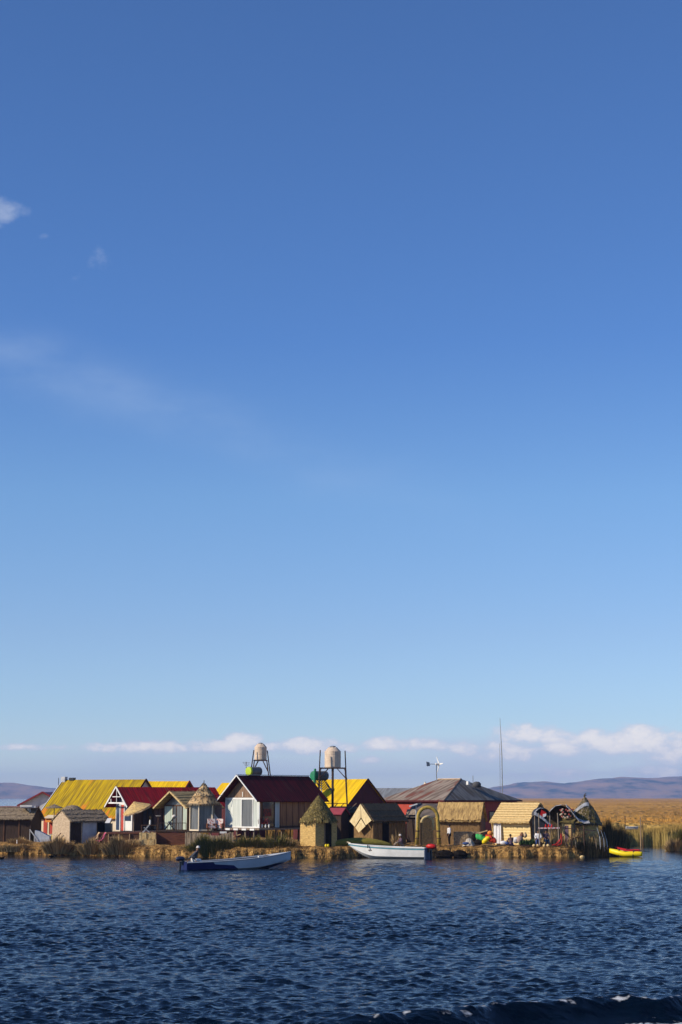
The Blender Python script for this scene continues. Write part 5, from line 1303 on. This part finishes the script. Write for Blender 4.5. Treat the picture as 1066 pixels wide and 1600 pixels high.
POSE = {   # facing +x ; x forward, y left, z up
 'stand': dict(pel=(0, 0, .93), che=(.0, 0, 1.28), nek=(.01, 0, 1.46), hed=(.03, 0, 1.60), kn=((.03, .1, .5), (.0, -.1, .5)), an=((0, .11, .08), (-.05, -.11, .08)), el=((-.02, .24, 1.14), (.0, -.24, 1.14)), ha=((.12, .24, .90), (.12, -.24, .90))),
 'sitg': dict(pel=(0, 0, .14), che=(.05, 0, .5), nek=(.1, 0, .68), hed=(.14, 0, .82), kn=((.40, .14, .38), (.38, -.16, .36)), an=((.68, .12, .07), (.66, -.14, .07)), el=((.18, .26, .38), (.18, -.26, .38)), ha=((.42, .16, .42), (.40, -.16, .40))),
 'sit': dict(pel=(0, 0, .48), che=(.03, 0, .84), nek=(.06, 0, 1.02), hed=(.09, 0, 1.16), kn=((.42, .12, .50), (.42, -.12, .50)), an=((.42, .12, .08), (.46, -.12, .08)), el=((.1, .25, .72), (.1, -.25, .72)), ha=((.34, .14, .58), (.34, -.14, .58))),
 'drive': dict(pel=(0, 0, .42), che=(.12, 0, .80), nek=(.20, 0, .97), hed=(.27, 0, 1.09), kn=((.4, .14, .46), (.4, -.14, .46)), an=((.44, .12, .06), (.44, -.12, .06)), el=((-.10, .24, .62), (-.14, -.26, .62)), ha=((-.30, .18, .46), (.10, -.24, .44))),
}
def person(px, Y, z, pose, rz, label, top, bottom, head=hair, hat=None, scale=1.0, group=None):
    t = thing('person', label, 'person', (X(px, Y), Y, z), rz, group)
    p = {k: (v if not isinstance(v[0], tuple) else v) for k, v in POSE[pose].items()}
    S = lambda v: tuple(c * scale for c in v)
    che = p['che']; nek = p['nek']; hed = p['hed']
    sh = [(nek[0] * .8 + che[0] * .2, s * .17, nek[2] - .06) for s in (1, -1)]
    hp = [(p['pel'][0], s * .09, p['pel'][2] - .02) for s in (1, -1)]
    up = (hed[0] - nek[0], 0, hed[2] - nek[2])
    pts = [p['pel'], che, nek, hed, (hed[0] + up[0] * .45, 0, hed[2] + .07), sh[0], p['el'][0], p['ha'][0], sh[1], p['el'][1], p['ha'][1], hp[0], p['kn'][0], p['an'][0], (p['an'][0][0] + .17, p['an'][0][1], p['an'][0][2] - .04), hp[1], p['kn'][1], p['an'][1], (p['an'][1][0] + .17, p['an'][1][1], p['an'][1][2] - .04)]
    ed = [(0, 1), (1, 2), (2, 3), (3, 4), (1, 5), (5, 6), (6, 7), (1, 8), (8, 9), (9, 10), (0, 11), (11, 12), (12, 13), (13, 14), (0, 15), (15, 16), (16, 17), (17, 18)]
    rad = [.11, .13, .055, .095, .075, .06, .042, .030, .06, .042, .030, .085, .055, .038, .03, .085, .055, .038, .03]
    ex = MB()
    for s, h, e in ((1, p['ha'][0], p['el'][0]), (-1, p['ha'][1], p['el'][1])):
        d = (Vector(h) - Vector(e)).normalized(); side = d.cross(Vector((0, 0, 1))).normalized() if abs(d.z) < .9 else Vector((1, 0, 0))
        pc = Vector(h) + d * .05; ex.path([Vector(h), pc, pc + d * .04], [.028, .034, .026], 8)
        for k in range(4):
            b0 = pc + d * .03 + side * (k - 1.5) * .018; ln = (.062, .075, .07, .055)[k]; dn = Vector((0, 0, -.012))
            ex.path([b0, b0 + d * ln * .5, b0 + d * ln + dn], [.009, .0085, .006], 6)
        b0 = pc - d * .01 + side * .03; ex.path([b0, b0 + side * .025 + d * .02, b0 + side * .03 + d * .05], [.011, .01, .007], 6)
    fx = hed[0] + .088; ex.blob((fx + .008, 0, hed[2]), (.018, .012, .022), 6, 5, 0)
    for s in (-1, 1): ex.blob((hed[0], s * .088, hed[2]), (.018, .01, .028), 6, 5, 0); ex.blob((fx - .008, s * .032, hed[2] + .02), (.01, .012, .008), 6, 5, 0)
    ex.blob((fx - .004, 0, hed[2] - .045), (.01, .025, .007), 6, 5, 0)
    skinned('body', [S(v) for v in pts], ed, [r * scale for r in rad], skin, t, 1, ex)
    # shirt: torso and sleeves
    f = .82
    el = [tuple(sh[i][k] + (p['ha'][i][k] - p['el'][i][k]) * 0 + (p['el'][i][k] - sh[i][k]) for k in range(3)) for i in (0, 1)]
    ws = [tuple(el[i][k] + (p['ha'][i][k] - el[i][k]) * .8 for k in range(3)) for i in (0, 1)]
    skinned('shirt', [S(v) for v in [p['pel'], che, (nek[0], 0, nek[2] - .04), sh[0], el[0], ws[0], sh[1], el[1], ws[1]]], [(0, 1), (1, 2), (1, 3), (3, 4), (4, 5), (1, 6), (6, 7), (7, 8)], [r * scale for r in [.14, .155, .07, .085, .06, .05, .085, .06, .05]], top, t)
    skinned('trousers', [S(v) for v in [(p['pel'][0], 0, p['pel'][2] - .02), hp[0], p['kn'][0], tuple(p['an'][0][k] + (.04 if k == 2 else 0) for k in range(3)), hp[1], p['kn'][1], tuple(p['an'][1][k] + (.04 if k == 2 else 0) for k in range(3))]], [(0, 1), (1, 2), (2, 3), (0, 4), (4, 5), (5, 6)], [r * scale for r in [.13, .11, .078, .06, .11, .078, .06]], bottom, t)
    if hat is not None:
        MB(Matrix.Scale(scale, 4)).lathe([(.135, hed[2] + .045), (.135, hed[2] + .055), (.1, hed[2] + .07), (.09, hed[2] + .15), (.03, hed[2] + .17)], hed[0], 0, 14).build('hat', hat, t, True)
    else:
        MB(Matrix.Scale(scale, 4)).blob((hed[0] - .015, 0, hed[2] + .045), (.105, .1, .095), 10, 7, .03).build('hair', head, t, True)
    return t
person(702, 146.6, .84, 'stand', 195, 'person in white shirt and dark trousers standing by the woven screen', whitec, black)
person(799, 146.4, .84, 'sitg', 120, 'person with dark hair and grey violet top sitting on the straw before the golden hut', purplec, purplec)
person(841, 146.4, .84, 'sit', -100, 'person in pale shirt sitting left of the pair under the red rail', whitec, bluecl)
person(853, 146.6, .84, 'sit', -80, 'person in dark top and denim sitting right of the pair under the red rail', purplec, jean)
person(628, 146.8, .80, 'sitg', 200, 'person in pale hat sitting on the shore behind the white boat', purplec, wood_grey, hat=straw_hat)
for i, (px, Y, nm) in enumerate(((841, 147.0, 'left'), (853, 147.2, 'right'))):
    o = MB().box(-.25, .25, -.22, .22, 0, .36).build('crate', wood_dark); o.location = (X(px, Y), Y, .8); tag(o, f'dark crate the {nm} person of the pair sits on', 'crate', 'crates used as seats')

# goods on the shore
def bundle(px, py, Y, r, m, name, label, cat, jit=.12, seedn=0, rz=0):
    o = MB().blob((0, 0, 0), r, 12, 8, jit).build(name, m, None, True); o.location = (X(px, Y), Y, Z(py, Y)); o.rotation_euler = (0, R(rz), 0); return tag(o, label, cat)
o = MB().lathe([(.55, 0), (.50, .14), (.34, .32), (.22, .50), (.05, .60)], n=11, jit=.16).build('tarp_bundle', mat('bundle_pale', (.56, .50, .42), (.34, .29, .24), (2, 2, 2), 2, bump=.6)); o.location = (X(733, 146.8), 146.8, .82); tag(o, 'pale grey tarpaulin heap right of the standing person', 'bundle')
bundle(741, 1308, 147.0, (.2, .2, .3), black, 'dark_bag', 'black bag beside the pale tarpaulin bundle', 'bag')
bundle(728, 1318, 146.5, (.3, .2, .12), bluecl, 'blue_bundle', 'dark blue low cloth bundle before the pale tarpaulin', 'bundle')
def roll(px, py, Y, dx, dz, r, m, name, label):
    n_ = 9; pts = [((i / n_ - .5) * dx, -.25 * (i / n_), -(i / n_ - .5) * dz + .04 * math.sin(i * 2.1)) for i in range(n_ + 1)]
    o = MB().path(pts, [r * (.35 + .65 * math.sin(math.pi * (.12 + .8 * i / n_)) ** .6) * rnd.uniform(.9, 1.08) for i in range(n_ + 1)], 10).build(name, m, None, True)
    o.location = (X(px, Y), Y, Z(py, Y)); return tag(o, label, 'roll', 'coloured rolls on the shore')
roll(752, 1309, 146.9, .85, .30, .24, green_c, 'cloth_roll', 'green rolled bundle left of the yellow one')
bundle(748, 1316, 146.7, (.4, .3, .22), black, 'dark_bundle', 'black bundle under the green cloth', 'bundle')
roll(759, 1312.5, 146.6, .5, -.5, .19, ybright, 'cloth_roll', 'yellow rolled bundle between the green and the red ones')
roll(767, 1311, 146.7, .8, .35, .26, mat('red_cloth', (.62, .06, .02), (.40, .02, .015), (1, 1, 1), 3), 'cloth_roll', 'red rolled bundle right of the yellow one')
bundle(766, 1302, 147.0, (.22, .2, .2), orange, 'orange_bundle', 'orange bundle on top of the red one', 'bundle')
o = MB().beam((-.4, 0, -.1), (.35, 0, .12), .12, .08).build('wooden_beam', straw_pale); o.location = (X(755, 147.1), 147.1, Z(1300, 147.1)); tag(o, 'short pale wooden beam above the green bundle', 'beam')
bundle(787, 1317, 146.3, (.3, .2, .16), whitec, 'white_cloth', 'white and blue cloth heap left of the seated person in violet', 'cloth')
bundle(792, 1318, 146.1, (.16, .15, .12), bluecl, 'blue_cloth', 'small blue cloth beside the white heap', 'cloth')
bundle(806, 1313, 147.0, (.3, .2, .24), whitec, 'white_sack', 'white sack right of the seated person in violet', 'sack')
bundle(812.5, 1312, 146.4, (.26, .2, .32), mat('pink_sack', (.42, .30, .24), (.3, .2, .16)), 'brown_sack', 'pinkish brown sack before the plants', 'sack')
for i, (px, nm) in enumerate(((815.5, 'left'), (820.5, 'right'))):
    o = MB().lathe([(.08, 0), (.17, .12), (.16, .28), (.07, .38), (.1, .44)], n=12).build('clay_pot', clay if i == 0 else tanc, None, True); o.location = (X(px, 146.8), 146.8, Z(1309, 146.8)); tag(o, f'{nm} of two clay pots above the plants', 'pot', 'clay pots')
t = thing('potted_plants', 'row of dark green leafy plants before the golden hut', 'plants', (X(824, 146.3), 146.3, .84))
mb = MB(); blades_on(mb, [(rnd.uniform(-.6, .6), rnd.uniform(-.2, .2), .1) for _ in range(500)], .1, .5, .09, .25); mb.build('leaves', leafg, t, fix=False)
MB().box(-.62, .62, -.2, .2, 0, .16).build('trough', wood_dark, t)
for i, px in enumerate((834, 840, 850, 856)):
    o = MB().blob((0, 0, .05), (.13, .1, .12), 9, 6, .12).build('white_stone', straw_pale, None, True); o.location = (X(px, 145.9), 145.9, .84)
    tag(o, ['pale stone left of the seated pair', 'pale stone at the feet of the left person of the pair', 'pale stone between the seated pair', 'pale stone right of the seated pair'][i], 'stone', 'pale stones at the shore')

# ================================================================== BOATS
def hull_mesh(L, beam, sheer, keel, n=26, pinch=.55, off=0.0, inner=False):
    """stern at x=0, bow at x=L. sheer(f), keel(f) give heights"""
    rows = []
    for i in range(n + 1):
        f = i / n; x = L * f
        b = beam / 2 * (1 - max(0, (f - pinch) / (1 - pinch)) ** 2.1) * (.92 + .08 * min(1, f * 4)); b = max(b, .015)
        s, k = sheer(f), keel(f); c = k + (s - k) * .32
        bc = b * (.86 - .35 * max(0, f - .5))
        if inner: rows.append([(x, -b + .07, s - .02), (x, -bc + .1, c + .08), (x, 0, c + .02), (x, bc - .1, c + .08), (x, b - .07, s - .02)] if b > .12 else [(x, -.01, s - .02), (x, -.005, s - .1), (x, 0, s - .12), (x, .005, s - .1), (x, .01, s - .02)])
        else: rows.append([(x, -b - off, s), (x, -bc - (b - bc) * .55 - off, c + (s - c) * .5), (x, -bc - off, c), (x, -bc * .5, (c + k) / 2), (x, 0, k), (x, bc * .5, (c + k) / 2), (x, bc + off, c), (x, bc + (b - bc) * .55 + off, c + (s - c) * .5), (x, b + off, s)])
    m = len(rows[0]); mb = MB(); vs = [p for r in rows for p in r]; fs = []
    for i in range(n):
        for j in range(m - 1): fs.append((i * m + j, (i + 1) * m + j, (i + 1) * m + j + 1, i * m + j + 1))
    fs.append(tuple(range(m))); mb.add(vs, fs)
    return mb, rows
def painted_hull(name, base, paint, stops):
    """paint below a line whose height depends on the distance from the stern"""
    m, nt, b = new_mat(name); N, L = nt.nodes, nt.links
    tc = N.new('ShaderNodeTexCoord'); s3 = N.new('ShaderNodeSeparateXYZ'); L.new(tc.outputs['Object'], s3.inputs[0])
    fc = N.new('ShaderNodeFloatCurve'); mr = N.new('ShaderNodeMapRange'); L.new(s3.outputs[0], mr.inputs[0]); mr.inputs[2].default_value = 8
    c = fc.mapping.curves[0]
    while len(c.points) > 2: c.points.remove(c.points[0])
    c.points[0].location = (0, stops[0][1]); c.points[1].location = (1, stops[-1][1])
    for x, z in stops[1:-1]: c.points.new(x / 8, z)
    for q in c.points: q.handle_type = 'VECTOR'
    fc.mapping.update()
    L.new(mr.outputs[0], fc.inputs['Value'])
    nz_ = N.new('ShaderNodeTexNoise'); nz_.inputs['Scale'].default_value = 2
    lt = N.new('ShaderNodeMath'); lt.operation = 'LESS_THAN'; L.new(s3.outputs[2], lt.inputs[0]); L.new(fc.outputs[0], lt.inputs[1])
    L.new(tc.outputs['Object'], nz_.inputs['Vector'])
    cr = N.new('ShaderNodeValToRGB'); cr.color_ramp.elements[0].position = .4; cr.color_ramp.elements[1].position = .7
    cr.color_ramp.elements[0].color = c4(base); cr.color_ramp.elements[1].color = c4(tuple(v * .88 for v in base)); L.new(nz_.outputs[0], cr.inputs[0])
    mx = N.new('ShaderNodeMix'); mx.data_type = 'RGBA'; L.new(lt.outputs[0], mx.inputs['Factor']); L.new(cr.outputs[0], mx.inputs[6]); mx.inputs[7].default_value = c4(paint)
    L.new(mx.outputs[2], b.inputs['Base Color']); b.inputs['Roughness'].default_value = .35
    return m
def outboard(parent, x, z, mcowl, s=1.0):
    t = MB().path([(x - .28 * s, 0, z - .75 * s), (x - .25 * s, 0, z - .05)], [.07 * s, .10 * s], 8).build('outboard_motor', black_gloss, parent)
    c = MB(Matrix.Translation((0, 0, z + .12 * s)) @ Matrix.Diagonal((1, .85, .72, 1)) @ Matrix.Translation((0, 0, -z - .12 * s)))
    c.path([(x - .62 * s, 0, z + .12 * s), (x - .58 * s, 0, z + .12 * s), (x - .3 * s, 0, z + .15 * s), (x - .05 * s, 0, z + .15 * s), (x + .08 * s, 0, z + .1 * s)], [.12 * s, .2 * s, .25 * s, .22 * s, .1 * s], 12)
    c.build('cowling', mcowl, t, True)
    MB().beam((x - .05, 0, z + .05), (x + .45, 0, z + .12), .05).build('tiller', black_gloss, t)
    MB().box(x - .12, x + .04, -.12, .12, z - .3, z + .02).build('bracket', black_gloss, t)
    return t
# moving boat
t = thing('motorboat', 'moving blue and white open motorboat with its bow raised', 'boat', (X(287, 120, 1352), 120, 0), 22)
Lm = 7.5; sheerf = lambda f: .50 + .10 * f + .42 * max(0, f - .35) ** 1.6; keelf = lambda f: -.18 + .75 * max(0, (f - .52) / .48) ** 2.2
sheerf = lambda f: .47 + .14 * f + .44 * f ** 2.4
mb, rows = hull_mesh(Lm, 1.8, sheerf, keelf)
mb.build('hull', painted_hull('hull_blue_white', (.50, .53, .58), (.010, .014, .085), [(0, .9), (1.5, .8), (1.9, .36), (3.2, .28), (3.6, .0), (5.0, .02), (5.3, .12), (6.3, .34), (7.0, .4), (8, .4)]), t)
mi, r2 = hull_mesh(Lm, 1.8, sheerf, keelf, inner=True); mi.build('interior', mat('boat_inside', (.10, .085, .08), (.05, .045, .045)), t)
g_ = MB()
for s in (0, -1): g_.path([(r[s][0], r[s][1], r[s][2] + .02) for r in rows], .045, 6)
g_.build('gunwale', mat('gunwale_grey', (.42, .45, .5)), t)
MB().add([(r[0][0], r[0][1] + .03, r[0][2] + .012) for r in rows[21:]] + [(r[-1][0], r[-1][1] - .03, r[-1][2] + .012) for r in rows[21:]][::-1], [tuple(range(2 * len(rows[21:])))]).build('foredeck', white, t, fix=False)
MB().beam((3.2, -.72, .76), (5.2, -.55, .92), .03).build('handrail', steel, t)
for x in (.9, 2.5, 4.2): MB().box(x, x + .3, -.72, .72, .3, .38).build('seat', wood_dark, t)
MB().box(-.03, .05, -.8, .8, .0, .5).build('transom', navy, t)
MB().box(5.2, 5.5, -.12, .12, .72, .84).build('cleat', white, t)
outboard(t, .0, .60, mat('motor_navy', (.02, .03, .07), None, rough=.3), .85)
person(303, 120.3, .14, 'drive', 15, 'motorboat driver in white cap leaning forward beside the dark outboard', mat('dark_shirt', (.05, .06, .08), None), whitec, hat=straw_hat, scale=1.12)

# white boat moored
t = thing('motorboat', 'white moored motorboat with teal gunwale at the landing', 'boat', (X(668, 141.4, 1336), 141.4, 0), 180 - 19)
Lw = 6.45; sheerf = lambda f: .80 + .05 * f + .24 * f ** 2.6; keelf = lambda f: -.15 + 1.16 * max(0, (f - .62) / .38) ** 1.7
mb, rows = hull_mesh(Lw, 1.75, sheerf, keelf, pinch=.45)
mb.build('hull', white, t)
mi, r2 = hull_mesh(Lw, 1.75, sheerf, keelf, pinch=.45, inner=True); mi.build('interior', mat('boat_inside_teal', (.14, .24, .27), (.1, .17, .2)), t)
g_ = MB(); st = MB()
for s in (0, -1):
    g_.path([(r[s][0], r[s][1], r[s][2] + .025) for r in rows], .04, 6)
    sg = -1 if s == 0 else 1
    for ra_, rb_ in zip(rows, rows[1:]):
        st.slab([(ra_[s][0], ra_[s][1] + sg * .012, ra_[s][2] - .10), (rb_[s][0], rb_[s][1] + sg * .012, rb_[s][2] - .10), (rb_[s][0], rb_[s][1] + sg * .012, rb_[s][2] - .02), (ra_[s][0], ra_[s][1] + sg * .012, ra_[s][2] - .02)], .01)
g_.build('gunwale', white, t); st.build('stripe', teal, t)
MB().box(-.04, .04, -.78, .78, .0, .84).build('transom', mat('transom_blue', (.10, .13, .2), None), t)
for x in (1.2, 2.8, 4.3): MB().box(x, x + .3, -.7, .7, .6, .68).build('seat', wood_grey, t)
MB().path([(Lw - .15, 0, 1.16), (Lw + .15, 0, 1.24)], [.05, .03], 6).build('bow_tip', cream, t)
MB().tube((4.6, .82, .8), (4.6, .82, 1.05), .04).build('cleat', black_gloss, t)
outboard(t, -.02, .80, red, 1.1)

# kayaks
def kayak(px, Y, rz, L_, m, label, z=.0, tilt=0, straps=True):
    t = thing('kayak', label, 'kayak', (X(px, Y, 1332), Y, z), rz, 'kayaks moored at the island tip'); t.rotation_euler = (0, R(tilt), R(rz))
    n = 18; pts = []; mb = MB(); vs = []; fs = []
    for i in range(n + 1):
        f = i / n; b = max(.02, .42 * math.sin(math.pi * (.02 + .96 * f)) ** .9); hh = .34 - .10 * math.sin(math.pi * f)
        for j in range(10):
            a = 2 * math.pi * j / 10; vs.append(((f - .5) * L_, b * math.cos(a), .16 + (hh * .8 if math.sin(a) > 0 else .3) * math.sin(a) * (.3 + .7 * math.sin(math.pi * (.05 + .9 * f)) ** .5) + .12 * abs(f - .5) * 2))
    for i in range(n):
        for j in range(10): fs.append((i * 10 + j, i * 10 + (j + 1) % 10, (i + 1) * 10 + (j + 1) % 10, (i + 1) * 10 + j))
    fs += [tuple(range(10)), tuple(range(n * 10, n * 10 + 10))]
    mb.add(vs, fs); mb.build('hull', m, t, True)
    if straps:
        for x in (-.35, .45): MB().lathe([(.0, 0)], n=3) if False else MB(Matrix.Translation((x * L_ / 2 * 1.1, 0, .17)) @ Matrix.Rotation(R(90), 4, 'Y')).lathe([(.30, -.03), (.31, 0), (.30, .03)], n=16).build('strap', black_gloss, t)
        c = MB(); c.lathe([(.2, .33), (.24, .36), (.18, .38)], 0, 0, 14); c.build('cockpit', black_gloss, t)
    return t
kayak(977.5, 145.8, -24, 2.7, ybright, 'yellow kayak floating at the tip of the island', z=.10, tilt=5)
kayak(980, 148.3, -28, 2.2, red, 'red kayak floating behind the yellow one', z=.2, tilt=6, straps=False)
t = thing('paddle', 'dark paddle sticking out over the water beside the kayaks', 'paddle', (X(996, 147.5, 1328), 147.5, .38))
MB().beam((-.9, 0, .15), (.75, 0, 0), .05).build('shaft', black_gloss, t); MB().slab([(.6, -.1, 0), (1.0, -.1, -.03), (1.0, .1, -.03), (.6, .1, 0)], .04).build('blade', black_gloss, t)

# marker posts and small boat in the marsh
for i, (px, pyt, Y, m_, nm) in enumerate(((999.5, 1277, 178.5, wood_tan, 'thick pale wooden post standing in the reeds at the right'), (1003, 1283, 179, wood_brown, 'brown post right behind the pale wooden post'), (975.5, 1275, 178.6, wood_dark, 'thin dark post in the reeds left of the pale wooden post'))):
    o = MB().path([(0, 0, -.3), (.02, 0, Z(pyt, Y))], [.08 if i == 0 else .05, .06 if i == 0 else .04], 7).build('wooden_post', m_); o.location = (X(px, Y), Y - .6, 0); tag(o, nm, 'post', 'posts in the marsh')
t = thing('rowing_boat', 'small pale boat half hidden in the marsh beside the wooden posts', 'boat', (X(979, 180.5), 180.8, 1.40), 5)
mb, rows = hull_mesh(1.25, .36, lambda f: .42, lambda f: .1); mb.build('hull', palegrey, t)
g_ = MB()
for s in (0, -1): g_.path([(r[s][0], r[s][1], r[s][2]) for r in rows], .03, 5)
g_.build('gunwale', white, t)
t = thing('rock', 'small pale rock at the waterline under the right tip of the island', 'rock', (X(910, 145.2, 1336), 145.3, .02))
MB().blob((0, 0, 0), (.2, .15, .12)).build('rock_body', straw_pale, t)
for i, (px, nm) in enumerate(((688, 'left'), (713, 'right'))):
    o = MB().blob((0, 0, .1), (.72 - .1 * i, .3, .34), 14, 8, .16).build('hollow_shade', black); o.location = (X(px + 6, 145.0, 1332), 145.05, .12); tag(o, f'{nm} of two black lumps standing for shaded hollows under the straw edge beside the red outboard', 'hollow', 'dark lumps under the straw edge')  # black blobs put in for the shade of hollows in the bank
# birds
for i, (px, py, nm) in enumerate(((3.5, 1341, 'tiny dark water bird at the left edge of the photo'), (81, 1338.5, 'tiny dark water bird near the left reed clump'))):
    Y = HC * 2835 / (py - 1246); t = thing('water_bird', nm, 'bird', (X(px, Y, 1340), Y, 0), 30, 'water birds')
    mb = MB(); mb.path([(-.26, 0, .16), (-.15, 0, .09), (0, 0, .08), (.12, 0, .1), (.16, 0, .18), (.19, 0, .24), (.27, 0, .23)], [.02, .07, .10, .07, .035, .045, .012], 8); mb.build('body', black, t, True)
t = thing('white_bollard', 'small white stake on the far left shore', 'stake', (X(25, 153.2), 153.9, .8)); MB().tube((0, 0, 0), (0, 0, .32), .05, .045).build('stake', white, t); MB().lathe([(.06, .3), (.06, .34), (.02, .36)], n=8).build('cap', white, t)

# ================================================================== RENDER
sc.view_settings.view_transform = 'Standard'; sc.view_settings.look = 'None'; sc.view_settings.exposure = 0; sc.view_settings.gamma = 1
sc.render.engine = 'CYCLES'; cy = sc.cycles
cy.use_denoising = True; cy.max_bounces = 6; cy.diffuse_bounces = 3; cy.glossy_bounces = 3; cy.volume_bounces = 0; cy.use_adaptive_sampling = True; cy.adaptive_threshold = .015
cy.sample_clamp_indirect = 4
